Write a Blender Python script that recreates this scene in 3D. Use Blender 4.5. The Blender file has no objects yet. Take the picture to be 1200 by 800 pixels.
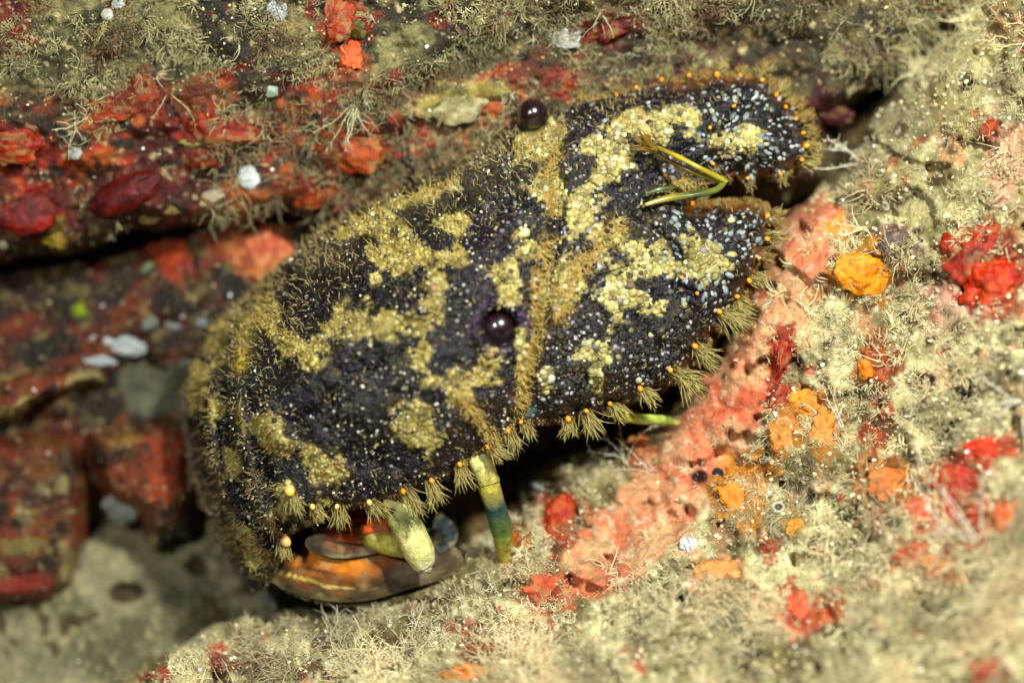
import bpy, math, random
import numpy as np
from mathutils import Matrix, Vector

# ------------------------------------------------------------------ setup
random.seed(7)
RNG = np.random.default_rng(11)
SC = bpy.context.scene
COL = SC.collection
CAMD = 24.0                       # camera distance; 1 unit is about 1 cm on the animal
TILT = math.radians(62)           # everything stands on a reef face the camera looks down at
ROT = Matrix.Rotation(TILT, 3, 'X')

cam_d = bpy.data.cameras.new('camera')
cam = bpy.data.objects.new('camera', cam_d)
COL.objects.link(cam)
cam.location = ROT @ Vector((0, 0, CAMD))
cam.rotation_euler = (TILT, 0, 0)
cam_d.sensor_width = 360
cam_d.lens = 720
cam_d.clip_start = 0.1
cam_d.clip_end = 500
cam_d.dof.use_dof = True
cam_d.dof.focus_distance = CAMD - 1.35
cam_d.dof.aperture_fstop = 0.85
SC.camera = cam

world = bpy.data.worlds.new('World')
SC.world = world
world.use_nodes = True
nt = world.node_tree
bg = nt.nodes['Background']
sky = nt.nodes.new('ShaderNodeTexSky')
sky.sky_type = 'NISHITA'
sky.sun_disc = False
sky.sun_elevation = math.radians(50)
sky.sun_rotation = math.radians(160)
nt.links.new(sky.outputs['Color'], bg.inputs['Color'])
bg.inputs['Strength'].default_value = 0.006

def disk_lamp(name, loc, target, size, power, color):
    l = bpy.data.lights.new(name, 'AREA')
    l.shape = 'DISK'
    l.size = size
    l.energy = power
    l.color = color
    o = bpy.data.objects.new(name, l)
    COL.objects.link(o)
    p = ROT @ Vector(loc)
    t = ROT @ Vector(target)
    o.location = p
    o.rotation_euler = (t - p).to_track_quat('-Z', 'Y').to_euler()
    return o
# the photographer's flash head, then a weaker fill lamp added for the left
disk_lamp('flash_and_fill', (5.0, 7.5, 16.5), (1.6, -0.6, 0.5), 1.0, 7700, (0.97, 1.0, 0.93))
disk_lamp('flash_and_fill', (-7.0, 3.5, 20.0), (-2.5, 0.0, 0.0), 1.0, 2900, (0.97, 1.0, 0.98))  # added fill lamp, brightens the recess wall on the left

SC.view_settings.view_transform = 'Standard'
SC.view_settings.look = 'None'
SC.view_settings.exposure = 0.0
SC.view_settings.gamma = 1.0
SC.view_settings.use_curve_mapping = False
SC.render.engine = 'CYCLES'
SC.cycles.use_denoising = True
SC.cycles.max_bounces = 5

# ------------------------------------------------------------------ helpers
def s2l(c):
    c = np.asarray(c, dtype=float) / 255.0
    return np.where(c <= 0.04045, c / 12.92, ((c + 0.055) / 1.055) ** 2.4)

def P(px, py, h):
    """photograph pixel + height above the reference plane -> local point"""
    px, py, h = np.broadcast_arrays(np.asarray(px, float), np.asarray(py, float), np.asarray(h, float))
    k = (CAMD - h) / CAMD
    return np.stack([(px - 600) / 100 * k, (400 - py) / 100 * k, h], -1)

def _hash(ix, iy, iz, seed):
    n = (ix * 374761393 + iy * 668265263 + iz * 2147483647 + seed * 974634777) & 0xFFFFFFFF
    n = ((n ^ (n >> 13)) * 1274126177) & 0xFFFFFFFF
    n = (n ^ (n >> 16)) & 0xFFFFFFFF
    n = (n * 2246822519) & 0xFFFFFFFF
    return ((n ^ (n >> 15)) & 0xFFFFFF) / float(0xFFFFFF)

def vnoise(x, y, z=0.0, seed=0):
    x = np.asarray(x, float); y = np.asarray(y, float); z = np.asarray(z, float) + x * 0
    fx, fy, fz = np.floor(x), np.floor(y), np.floor(z)
    ix, iy, iz = fx.astype(np.int64), fy.astype(np.int64), fz.astype(np.int64)
    x, y, z = x - fx, y - fy, z - fz
    x = x * x * x * (x * (6 * x - 15) + 10); y = y * y * y * (y * (6 * y - 15) + 10); z = z * z * (3 - 2 * z)
    def hh(a, b, c): return _hash(ix + a, iy + b, iz + c, seed)
    def lerp(a, b, t): return a + (b - a) * t
    v0 = lerp(lerp(hh(0, 0, 0), hh(1, 0, 0), x), lerp(hh(0, 1, 0), hh(1, 1, 0), x), y)
    if np.all(z == 0): return v0 * 2 - 1
    v1 = lerp(lerp(hh(0, 0, 1), hh(1, 0, 1), x), lerp(hh(0, 1, 1), hh(1, 1, 1), x), y)
    return lerp(v0, v1, z) * 2 - 1

def fbm(x, y, sc, octv=4, seed=0, gain=0.5, z=0.0):
    """noise in pixel space, sc = feature size in pixels"""
    s = 0; a = 1.0; t = 0
    for o in range(octv):
        c, sn = math.cos(o * 1.1 + 0.4), math.sin(o * 1.1 + 0.4)
        s = s + a * vnoise((x * c - y * sn) / sc + 37.3 * o, (x * sn + y * c) / sc + 11.9 * o, z, seed + o)
        t += a; a *= gain; sc /= 2.03
    return s / t * 1.5

def smooth(e0, e1, x):
    t = np.clip((x - e0) / (e1 - e0), 0, 1)
    return t * t * (3 - 2 * t)

def ell(x, y, cx, cy, rx, ry, ang=0.0):
    """1 at the centre, 0 on the ellipse, negative outside"""
    c, s = math.cos(math.radians(ang)), math.sin(math.radians(ang))
    dx, dy = x - cx, y - cy
    u, v = dx * c + dy * s, -dx * s + dy * c
    return 1 - np.sqrt((u / rx) ** 2 + (v / ry) ** 2)

def polydist(x, y, pts, closed=True):
    pts = np.asarray(pts, float)
    n = len(pts)
    best = np.full(x.shape, 1e9); inside = np.zeros(x.shape, bool)
    for i in range(n if closed else n - 1):
        ax, ay = pts[i]; bx, by = pts[(i + 1) % n]
        dx, dy = bx - ax, by - ay
        t = np.clip(((x - ax) * dx + (y - ay) * dy) / (dx * dx + dy * dy + 1e-9), 0, 1)
        d = (x - ax - t * dx) ** 2 + (y - ay - t * dy) ** 2
        best = np.minimum(best, d)
        if closed and ay != by:
            c = ((ay > y) != (by > y)) & (x < (bx - ax) * (y - ay) / (by - ay) + ax)
            inside ^= c
    best = np.sqrt(best)
    return np.where(inside, best, -best) if closed else best

def tps(ctrl):
    c = np.asarray(ctrl, float)
    p = c[:, :2] / 100.0; n = len(c)
    def U(r2): return 0.5 * r2 * np.log(r2 + 1e-9)
    K = U(((p[:, None] - p[None]) ** 2).sum(-1)) + np.eye(n) * 0.02
    Pm = np.hstack([np.ones((n, 1)), p])
    A = np.zeros((n + 3, n + 3)); A[:n, :n] = K; A[:n, n:] = Pm; A[n:, :n] = Pm.T
    w = np.linalg.solve(A, np.concatenate([c[:, 2], np.zeros(3)]))
    def f(x, y):
        x = np.asarray(x, float) / 100; y = np.asarray(y, float) / 100
        r = w[n] + w[n + 1] * x + w[n + 2] * y
        for i in range(n):
            r = r + w[i] * U((x - p[i, 0]) ** 2 + (y - p[i, 1]) ** 2)
        return r
    return f

def mix(a, b, t):
    a = np.asarray(a, float); b = np.asarray(b, float)
    t = np.asarray(t)[..., None]
    return a + (b - a) * t

def tag(o, label=None, cat=None, group=None, kind=None):
    if label: o['label'] = label
    if cat: o['category'] = cat
    if group: o['group'] = group
    if kind: o['kind'] = kind
    return o

def place(o, loc=(0, 0, 0), parent=None):
    COL.objects.link(o)
    if parent is None:
        o.location = ROT @ Vector(loc)
        o.rotation_euler = (TILT, 0, 0)
    else:
        o.parent = parent
        o.location = loc
    return o

def mesh_obj(name, v, f, mat, parent=None, loc=None, colors=None, smooth_=True, base=(0, 0, 0)):
    """v: (n,3) local coordinates; f: (m,4) or (m,3) array or list of such. loc: origin (local coordinates)"""
    v = np.asarray(v, np.float32)
    fs = f if isinstance(f, list) else [f]
    if loc is None: loc = (0, 0, 0)
    v = v - np.asarray(loc, np.float32)
    me = bpy.data.meshes.new(name)
    fs = [np.asarray(q, np.int32) for q in fs if len(q)]
    nl = sum(q.size for q in fs); nf = sum(len(q) for q in fs)
    me.vertices.add(len(v)); me.vertices.foreach_set('co', v.ravel())
    me.loops.add(nl); me.loops.foreach_set('vertex_index', np.concatenate([q.ravel() for q in fs]))
    tot = np.concatenate([np.full(len(q), q.shape[1]) for q in fs])
    st = np.concatenate([[0], np.cumsum(tot)[:-1]])
    me.polygons.add(nf)
    me.polygons.foreach_set('loop_start', st.astype(np.int32))
    me.polygons.foreach_set('use_smooth', np.full(nf, smooth_))
    me.update(calc_edges=True)
    me.validate()
    if colors is not None:
        a = me.color_attributes.new('Col', 'FLOAT_COLOR', 'POINT')
        c = np.ones((len(v), 4), np.float32); c[:, :3] = np.clip(colors, 0, 1)
        a.data.foreach_set('color', c.ravel())
    me.materials.append(mat)
    o = bpy.data.objects.new(name, me)
    if parent is None: place(o, loc)
    else: place(o, np.asarray(loc) - np.asarray(base), parent)
    return o

MATS = {}
def vmat(name, rough=0.6, spec=0.4, nscale=3.0, namt=0.25, bscale=14.0, bump=0.3, bdist=0.05, sss=0.0, coat=0.0,
         rvar=0.0, trans=0.0, vor=0.0, vscale=20.0, color=None, alpha=1.0):
    """principled surface: own colour (attribute Col or a constant) varied by noise, with fine relief"""
    if name in MATS: return MATS[name]
    m = bpy.data.materials.new(name); m.use_nodes = True
    t = m.node_tree; N = t.nodes; L = t.links
    b = N['Principled BSDF']
    if color is None:
        at = N.new('ShaderNodeAttribute'); at.attribute_name = 'Col'; csock = at.outputs['Color']
    else:
        at = N.new('ShaderNodeRGB'); at.outputs[0].default_value = (*color, 1); csock = at.outputs[0]
    tc = N.new('ShaderNodeTexCoord')
    n1 = N.new('ShaderNodeTexNoise'); n1.inputs['Scale'].default_value = nscale; n1.inputs['Detail'].default_value = 8
    n1.inputs['Roughness'].default_value = 0.65
    L.new(tc.outputs['Object'], n1.inputs['Vector'])
    mr = N.new('ShaderNodeMapRange')
    mr.inputs['From Min'].default_value = 0.3; mr.inputs['From Max'].default_value = 0.7
    mr.inputs['To Min'].default_value = 1 - namt; mr.inputs['To Max'].default_value = 1 + namt
    L.new(n1.outputs['Fac'], mr.inputs['Value'])
    mx = N.new('ShaderNodeVectorMath'); mx.operation = 'SCALE'
    L.new(csock, mx.inputs[0]); L.new(mr.outputs[0], mx.inputs['Scale'])
    L.new(mx.outputs[0], b.inputs['Base Color'])
    n2 = N.new('ShaderNodeTexNoise'); n2.inputs['Scale'].default_value = bscale; n2.inputs['Detail'].default_value = 7
    n2.inputs['Roughness'].default_value = 0.7
    L.new(tc.outputs['Object'], n2.inputs['Vector'])
    h = n2.outputs['Fac']
    if vor > 0:
        vo = N.new('ShaderNodeTexVoronoi'); vo.inputs['Scale'].default_value = vscale
        L.new(tc.outputs['Object'], vo.inputs['Vector'])
        ma = N.new('ShaderNodeMath'); ma.operation = 'MULTIPLY_ADD'; ma.inputs[1].default_value = vor
        L.new(vo.outputs['Distance'], ma.inputs[0]); L.new(h, ma.inputs[2]); h = ma.outputs[0]
    bp = N.new('ShaderNodeBump'); bp.inputs['Strength'].default_value = bump; bp.inputs['Distance'].default_value = bdist
    L.new(h, bp.inputs['Height']); L.new(bp.outputs[0], b.inputs['Normal'])
    if rvar > 0:
        m2 = N.new('ShaderNodeMapRange')
        m2.inputs['From Min'].default_value = 0.35; m2.inputs['From Max'].default_value = 0.65
        m2.inputs['To Min'].default_value = max(rough - rvar, 0.05); m2.inputs['To Max'].default_value = min(rough + rvar, 1)
        L.new(n2.outputs['Fac'], m2.inputs['Value']); L.new(m2.outputs[0], b.inputs['Roughness'])
    else: b.inputs['Roughness'].default_value = rough
    b.inputs['Specular IOR Level'].default_value = spec
    b.inputs['Coat Weight'].default_value = coat; b.inputs['Coat Roughness'].default_value = 0.12
    if sss > 0:
        b.inputs['Subsurface Weight'].default_value = sss; b.inputs['Subsurface Radius'].default_value = (0.25, 0.1, 0.04)
        b.inputs['Subsurface Scale'].default_value = 0.4
    b.inputs['Transmission Weight'].default_value = trans
    b.inputs['Alpha'].default_value = alpha
    MATS[name] = m
    return m

# --- relief sheets -------------------------------------------------------
SURF = {}
class Relief:
    def __init__(s, xs, ys, poly, hfun, R=40.0, E=1.5, warp=0.0, wscale=60, seed=0, post=None, dadd=None):
        s.xs, s.ys = xs, ys
        X, Y = np.meshgrid(xs, ys)
        s.X, s.Y = X, Y
        if poly is None: d = np.full(X.shape, 1e6)
        else:
            d = polydist(X, Y, poly)
            if warp: d = d + fbm(X, Y, wscale, 4, seed + 90) * warp
            if dadd is not None: d = d + dadd(X, Y)
        s.d = d
        gy, gx = np.gradient(d, ys, xs)
        g2 = gx * gx + gy * gy + 1e-6
        k = (d < 0)
        s.PX = np.where(k, X - gx * d / g2, X); s.PY = np.where(k, Y - gy * d / g2, Y)
        dd = np.clip(d, 0, None)
        t = np.clip(1 - dd / R, 0, 1)
        s.drop = E * (1 - np.sqrt(np.clip(1 - t * t, 0, 1)))
        s.Hb = hfun(s.PX, s.PY)
        s.H = s.Hb - s.drop
        if post is not None: s.H = post(s.PX, s.PY, s.H, dd)
        s.keep = (d[:-1, :-1] > 0) | (d[1:, :-1] > 0) | (d[:-1, 1:] > 0) | (d[1:, 1:] > 0)
    def faces(s, off=0, flip=False):
        ny, nx = s.X.shape
        idx = np.arange(ny * nx).reshape(ny, nx) + off
        a, b, c, e = idx[:-1, :-1][s.keep], idx[:-1, 1:][s.keep], idx[1:, 1:][s.keep], idx[1:, :-1][s.keep]
        f = np.stack([a, e, c, b], 1)          # y runs down: this winding faces the camera
        return f[:, ::-1] if flip else f
    def sample(s, px, py, arr=None):
        arr = s.H if arr is None else arr
        fx = np.interp(px, s.xs, np.arange(len(s.xs))); fy = np.interp(py, s.ys, np.arange(len(s.ys)))
        ix = np.clip(fx.astype(int), 0, len(s.xs) - 2); iy = np.clip(fy.astype(int), 0, len(s.ys) - 2)
        tx, ty = fx - ix, fy - iy
        v = (arr[iy, ix] * (1 - tx) * (1 - ty) + arr[iy, ix + 1] * tx * (1 - ty)
             + arr[iy + 1, ix] * (1 - tx) * ty + arr[iy + 1, ix + 1] * tx * ty)
        return v
    def normal(s, px, py, e=3.0):
        a = P(px - e, py, s.sample(px - e, py)); b = P(px + e, py, s.sample(px + e, py))
        c = P(px, py - e, s.sample(px, py - e)); d = P(px, py + e, s.sample(px, py + e))
        n = np.cross(b - a, c - d)
        n /= np.linalg.norm(n, axis=-1, keepdims=True) + 1e-9
        return n

PIGMENT = []
def spread_pigment(sheets):
    for name, ob, px, py, col in sheets:
        for (bx, by, rx, ry, ang, c0, c1, sd) in PIGMENT:
            m = (np.abs(px - bx) < rx * 2.2 + 14) & (np.abs(py - by) < ry * 2.2 + 14) if abs(ang) < 12 else (np.hypot(px - bx, py - by) < max(rx, ry) * 1.8 + 14)
            if not m.any(): continue
            x, y = px[m], py[m]
            q = ell(x, y, bx, by, rx * 1.35 + 5, ry * 1.35 + 5, ang) + 0.55 * fbm(x, y, 20, 4, 760 + sd) + 0.2 * fbm(x, y, 6, 2, 770 + sd)
            cc = mix(c0, c1, smooth(-0.4, 0.4, fbm(x, y, 12, 3, 780 + sd)))
            col[m] = col[m] + (cc - col[m]) * (smooth(-0.05, 0.3, q) * 0.85)[:, None]
        a = ob.data.color_attributes['Col']; c4 = np.ones((len(px), 4), np.float32); c4[:, :3] = np.clip(col, 0, 1)
        a.data.foreach_set('color', c4.ravel())

def compact(v, fl, *extra):
    used = np.zeros(len(v), bool)
    for f in fl: used[f.ravel()] = True
    mp = np.cumsum(used) - 1
    return (v[used], [mp[f] for f in fl]) + tuple(e[used] for e in extra)

def grid_axis(lo, a, b, hi, step, coarse):
    return np.unique(np.concatenate([np.arange(lo, a, coarse), np.arange(a, b, step), np.arange(b, hi + coarse, coarse)]))

def topmost(px, py, names):
    """which named reef sheet is nearest the camera at that pixel, and its height"""
    best = np.full(px.shape, -99.0); who = np.full(px.shape, -1)
    for i, n in enumerate(names):
        r = SURF[n]
        h = r.sample(px, py)
        ok = r.sample(px, py, r.d) > 1
        k = ok & (h > best)
        best = np.where(k, h, best); who = np.where(k, i, who)
    return best, who

# --- strands ---------------------------------------------------------------
def curves_obj(name, pts, radii, cols, mat, parent=None):
    """pts (n,k,3), radii (n,k), cols (n,3): hair strands as one curves object"""
    n, k, _ = pts.shape
    hc = bpy.data.hair_curves.new(name)
    hc.add_curves([k] * n)
    hc.attributes['position'].data.foreach_set('vector', pts.astype(np.float32).ravel())
    ra = hc.attributes.get('radius') or hc.attributes.new('radius', 'FLOAT', 'POINT')
    ra.data.foreach_set('value', radii.astype(np.float32).ravel())
    ca = hc.attributes.new('Col', 'FLOAT_COLOR', 'CURVE')
    c4 = np.ones((n, 4), np.float32); c4[:, :3] = np.clip(cols, 0, 1)
    ca.data.foreach_set('color', c4.ravel())
    hc.materials.append(mat)
    o = bpy.data.objects.new(name, hc)
    place(o, (0, 0, 0), parent)
    return o

def grow(root, direc, length, k=5, curl=0.35, droop=None, rng=RNG):
    """curved strands from roots; returns (n,k,3)"""
    n = len(root)
    d = direc / (np.linalg.norm(direc, axis=1, keepdims=True) + 1e-9)
    bend = rng.normal(size=(n, 3)) * curl
    pts = np.zeros((n, k, 3)); pts[:, 0] = root
    p = root.copy()
    for i in range(1, k):
        p = p + d * (length / (k - 1))[:, None]
        pts[:, i] = p
        d = d + bend / (k - 1) * 1.6 + rng.normal(size=(n, 3)) * curl * 0.35
        if droop is not None: d = d + droop
        d /= np.linalg.norm(d, axis=1, keepdims=True) + 1e-9
    return pts

def strands_mesh(pts, radii, sides=3):
    """pts (n,k,3) -> tube mesh arrays with pointed ends"""
    n, k, _ = pts.shape
    tan = np.gradient(pts, axis=1)
    tan /= np.linalg.norm(tan, axis=-1, keepdims=True) + 1e-9
    ref = np.zeros_like(tan); ref[..., 0] = 0.31; ref[..., 1] = 0.2; ref[..., 2] = 0.93
    a = np.cross(tan, ref); a /= np.linalg.norm(a, axis=-1, keepdims=True) + 1e-9
    b = np.cross(tan, a)
    ang = np.arange(sides) / sides * 2 * np.pi
    ring = a[:, :, None] * np.cos(ang)[:, None] + b[:, :, None] * np.sin(ang)[:, None]
    v = pts[:, :, None] + ring * radii[:, :, None, None]
    v = v.reshape(-1, 3)
    idx = np.arange(n * k * sides).reshape(n, k, sides)
    r = np.roll(idx, -1, axis=2)
    f = np.stack([idx[:, :-1], r[:, :-1], r[:, 1:], idx[:, 1:]], -1).reshape(-1, 4)
    caps = [idx[:, -1], idx[:, 0][:, ::-1]]
    if sides == 3: cf = np.concatenate(caps)
    else: cf = np.concatenate(caps)
    return v, [f, cf]

def ico(sub=1):
    import bmesh
    bm = bmesh.new(); bmesh.ops.create_icosphere(bm, subdivisions=sub, radius=1.0)
    v = np.array([q.co[:] for q in bm.verts]); f = np.array([[w.index for w in q.verts] for q in bm.faces])
    bm.free()
    return v, f
ICO1, ICO2, ICO3, ICO4, ICO5 = ico(1), ico(2), ico(3), ico(4), ico(5)

def scatter(template, centers, axes_n, sx, sy, sz, ang=None):
    """copies of a template; axes_n normals; returns v, f"""
    tv, tf = template
    n = len(centers)
    nrm = axes_n
    ref = np.zeros_like(nrm); ref[:, 1] = 1
    if ang is None: ang = np.zeros(n)
    t1 = np.cross(ref, nrm); t1 /= np.linalg.norm(t1, axis=1, keepdims=True) + 1e-9
    t2 = np.cross(nrm, t1)
    c, s_ = np.cos(ang)[:, None], np.sin(ang)[:, None]
    a, b = t1 * c + t2 * s_, -t1 * s_ + t2 * c
    v = (centers[:, None] + tv[None, :, 0:1] * (a * sx[:, None])[:, None] + tv[None, :, 1:2] * (b * sy[:, None])[:, None]
         + tv[None, :, 2:3] * (nrm * sz[:, None])[:, None])
    f = tf[None] + (np.arange(n) * len(tv))[:, None, None]
    return v.reshape(-1, 3), f.reshape(-1, tf.shape[1])

# ------------------------------------------------------------------ materials
M_rock = vmat('encrusted_rock', rough=0.36, spec=0.5, nscale=5, namt=0.45, bscale=9, bump=0.8, bdist=0.12, rvar=0.25)
M_slope = vmat('silty_turf_rock', rough=0.7, spec=0.2, nscale=7, namt=0.4, bscale=12, bump=0.9, bdist=0.12, rvar=0.2)
M_sand = vmat('silty_sand', rough=0.9, spec=0.1, nscale=4, namt=0.25, bscale=16, bump=0.6, bdist=0.08)
M_sponge = vmat('sponge_flesh', rough=0.42, spec=0.25, nscale=5, namt=0.4, bscale=8, bump=0.5, bdist=0.08, sss=0.15, vor=0.5, vscale=9, rvar=0.15)
M_shell = vmat('chalky_shell', rough=0.5, spec=0.4, nscale=8, namt=0.15, bscale=14, bump=0.4, bdist=0.04)
M_body = vmat('lobster_shell', rough=0.3, spec=0.38, nscale=9, namt=0.5, bscale=20, bump=0.6, bdist=0.05, rvar=0.2)
M_hair = vmat('strand', rough=0.6, spec=0.3, nscale=5, namt=0.2, bscale=10, bump=0.0)
M_crumb = vmat('silt_crumb', rough=0.5, spec=0.5, nscale=6, namt=0.3, bscale=20, bump=0.3)

# ------------------------------------------------------------------ the reef
XS = grid_axis(-700, -20, 1220, 1900, 2.6, 26)
YS = grid_axis(-600, -20, 820, 1400, 2.6, 26)

# --- rock wall at the back
wall_h = tps([(-600, -500, -1.0), (1800, -500, -1.0), (0, 285, -2.4), (0, 350, -1.3), (0, 400, -1.1), (150, 290, -1.9), (150, 350, -1.2), (300, 300, -0.9), (200, 400, -1.4),
              (180, 450, -2.0), (100, 450, -1.4), (400, 300, -1.5), (600, 300, -1.4), (800, 250, -1.6), (960, 220, -2.4), (1050, 100, -2.2), (1150, -20, -2.0),
              (0, 600, -2.0), (200, 600, -2.2), (400, 620, -1.3), (600, 580, -1.0), (800, 480, -0.6), (0, 900, -3.0), (1700, 900, -1.0),
              (-600, 1300, -3), (1700, 1300, -1), (980, 160, -2.2)])
def wall_fun(x, y):
    return wall_h(x, y) + 0.22 * fbm(x, y, 90, 5, 3) + 0.08 * np.abs(fbm(x, y, 26, 3, 8))
wall = Relief(XS, YS, None, wall_fun)
SURF['wall'] = wall
def wall_col(x, y):
    n1, n2, n3, n4 = fbm(x, y, 70, 5, 21), fbm(x, y, 30, 4, 22), fbm(x, y, 14, 3, 23), fbm(x, y, 8, 2, 24)
    c = mix(s2l((44, 28, 12)), s2l((112, 44, 12)), smooth(-0.3, 0.5, n1))
    c = mix(c, s2l((124, 66, 12)), smooth(0.25, 0.6, n2) * 0.7)
    c = mix(c, s2l((84, 22, 6)), smooth(0.15, 0.5, fbm(x, y, 55, 4, 31)) * 0.8)
    c = mix(c, s2l((22, 18, 12)), smooth(0.1, 0.45, fbm(x, y * 1.8, 46, 4, 32)) * 0.85)
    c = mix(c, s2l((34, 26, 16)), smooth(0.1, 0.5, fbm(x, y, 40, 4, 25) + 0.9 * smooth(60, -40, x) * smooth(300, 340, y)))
    c = mix(c, s2l((110, 98, 60)), smooth(0.45, 0.7, n3) * 0.8)
    pink = ell(x, y, 310, 300, 48, 34, 0) + n2 * 0.4
    c = mix(c, s2l((205, 110, 84)), smooth(0.0, 0.6, pink) * 0.9)
    grey = ell(x, y, 190, 452, 62, 34, 0) + n2 * 0.25
    c = mix(c, s2l((98, 98, 86)), smooth(0.0, 0.3, grey))
    rt = smooth(480, 560, x)
    c = mix(c, mix(s2l((70, 56, 36)), s2l((120, 100, 62)), smooth(-0.3, 0.5, n2)), rt)
    return np.clip(c, 0, 1) * np.array([0.85, 0.8, 0.6])
v = P(wall.PX, wall.PY, wall.H).reshape(-1, 3)
o = mesh_obj('reef_wall', v, wall.faces(), M_rock, colors=wall_col(wall.PX, wall.PY).reshape(-1, 3))
tag(o, 'dark red and brown encrusted rock wall in the shade below the ledge', 'rock wall', kind='structure')
SHEETS = [('wall', o, wall.PX.ravel(), wall.PY.ravel(), wall_col(wall.PX, wall.PY).reshape(-1, 3))]

# --- sand at the bottom left
sand_poly = [(-900, 560), (-200, 620), (0, 640), (60, 630), (120, 600), (200, 560), (260, 560), (420, 600), (520, 640), (520, 900), (300, 1500), (-900, 1500)]
def sand_fun(x, y):
    return -1.75 + (y - 620) * 0.0042 + 0.10 * fbm(x, y, 80, 4, 41) + 0.03 * fbm(x, y, 14, 2, 44) \
        - 0.25 * smooth(0.0, 0.6, ell(x, y, 148, 694, 26, 14)) - 0.2 * smooth(0, 0.6, ell(x, y, 232, 664, 14, 12))
sand = Relief(grid_axis(-900, -20, 540, 560, 2.6, 26), grid_axis(500, 540, 820, 1500, 2.6, 26), sand_poly, sand_fun, R=60, E=0.8, warp=10)
SURF['sand'] = sand
def sand_col(x, y):
    n = fbm(x, y, 50, 5, 51); m = fbm(x, y, 9, 3, 52)
    c = mix(s2l((84, 80, 58)), s2l((126, 120, 90)), smooth(-0.5, 0.5, n))
    c = mix(c, s2l((178, 166, 122)), smooth(0.4, 0.8, m) * 0.5)
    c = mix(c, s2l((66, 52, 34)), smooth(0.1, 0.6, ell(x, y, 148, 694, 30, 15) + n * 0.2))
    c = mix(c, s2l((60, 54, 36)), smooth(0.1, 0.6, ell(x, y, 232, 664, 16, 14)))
    c = mix(c, s2l((70, 60, 38)), smooth(0.5, 0.8, fbm(x, y, 26, 3, 54)))
    return c
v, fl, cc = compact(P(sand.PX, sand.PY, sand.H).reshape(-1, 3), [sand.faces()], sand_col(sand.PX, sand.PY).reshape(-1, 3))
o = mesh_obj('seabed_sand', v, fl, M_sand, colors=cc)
tag(o, 'silty olive grey sand at the foot of the rocks', 'sand', kind='structure')

# --- the overhanging ledge across the top
ledge_poly = [(-900, 345), (-200, 325), (0, 300), (55, 298), (105, 290), (150, 276), (200, 272), (260, 268), (320, 262), (380, 262), (470, 300),
              (600, 320), (760, 290), (900, 255), (965, 225), (988, 165), (1003, 120), (1060, 70), (1110, 20), (1180, -50), (1400, -300), (1500, -900), (-900, -900)]
ledge_h = tps([(-800, 200, 0.6), (-800, -500, 2.0), (0, 280, 0.25), (0, 200, 0.55), (0, 100, 0.9), (0, 0, 1.2), (150, 250, 0.1), (150, 150, 0.55), (150, 40, 1.0),
               (300, 240, 0.0), (300, 150, 0.55), (300, 50, 1.0), (420, 200, 0.15), (450, 120, 0.65), (450, 30, 1.1), (560, 130, 0.25), (560, 60, 0.85),
               (620, 180, 0.0), (700, 60, 0.55), (700, 0, 1.1), (850, 50, 0.4), (850, 0, 0.9), (980, 80, 0.0), (950, 20, 0.6), (1060, 20, 0.3),
               (600, 280, -0.6), (450, 270, -0.3), (800, 200, -0.5), (900, 200, -0.6), (1200, -300, 1.0), (600, -400, 2.0)])
def ledge_fun(x, y):
    n = fbm(x * 0.75 + y * 0.2, y * 1.5 + x * 0.35, 75, 5, 61)
    return ledge_h(x, y) + 0.26 * n + 0.10 * fbm(x, y, 24, 3, 63)
ledge = Relief(XS, grid_axis(-600, -20, 340, 400, 2.6, 26), ledge_poly, ledge_fun, R=34, E=1.6, warp=9, wscale=70, seed=4)
SURF['ledge'] = ledge
def band_line(x):      # lower rim of the turf-covered top of the ledge
    return np.interp(x, [-400, 0, 100, 220, 330, 420, 520, 620, 760, 1000], [150, 118, 118, 90, 62, 115, 150, 70, 40, 60])
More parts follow.
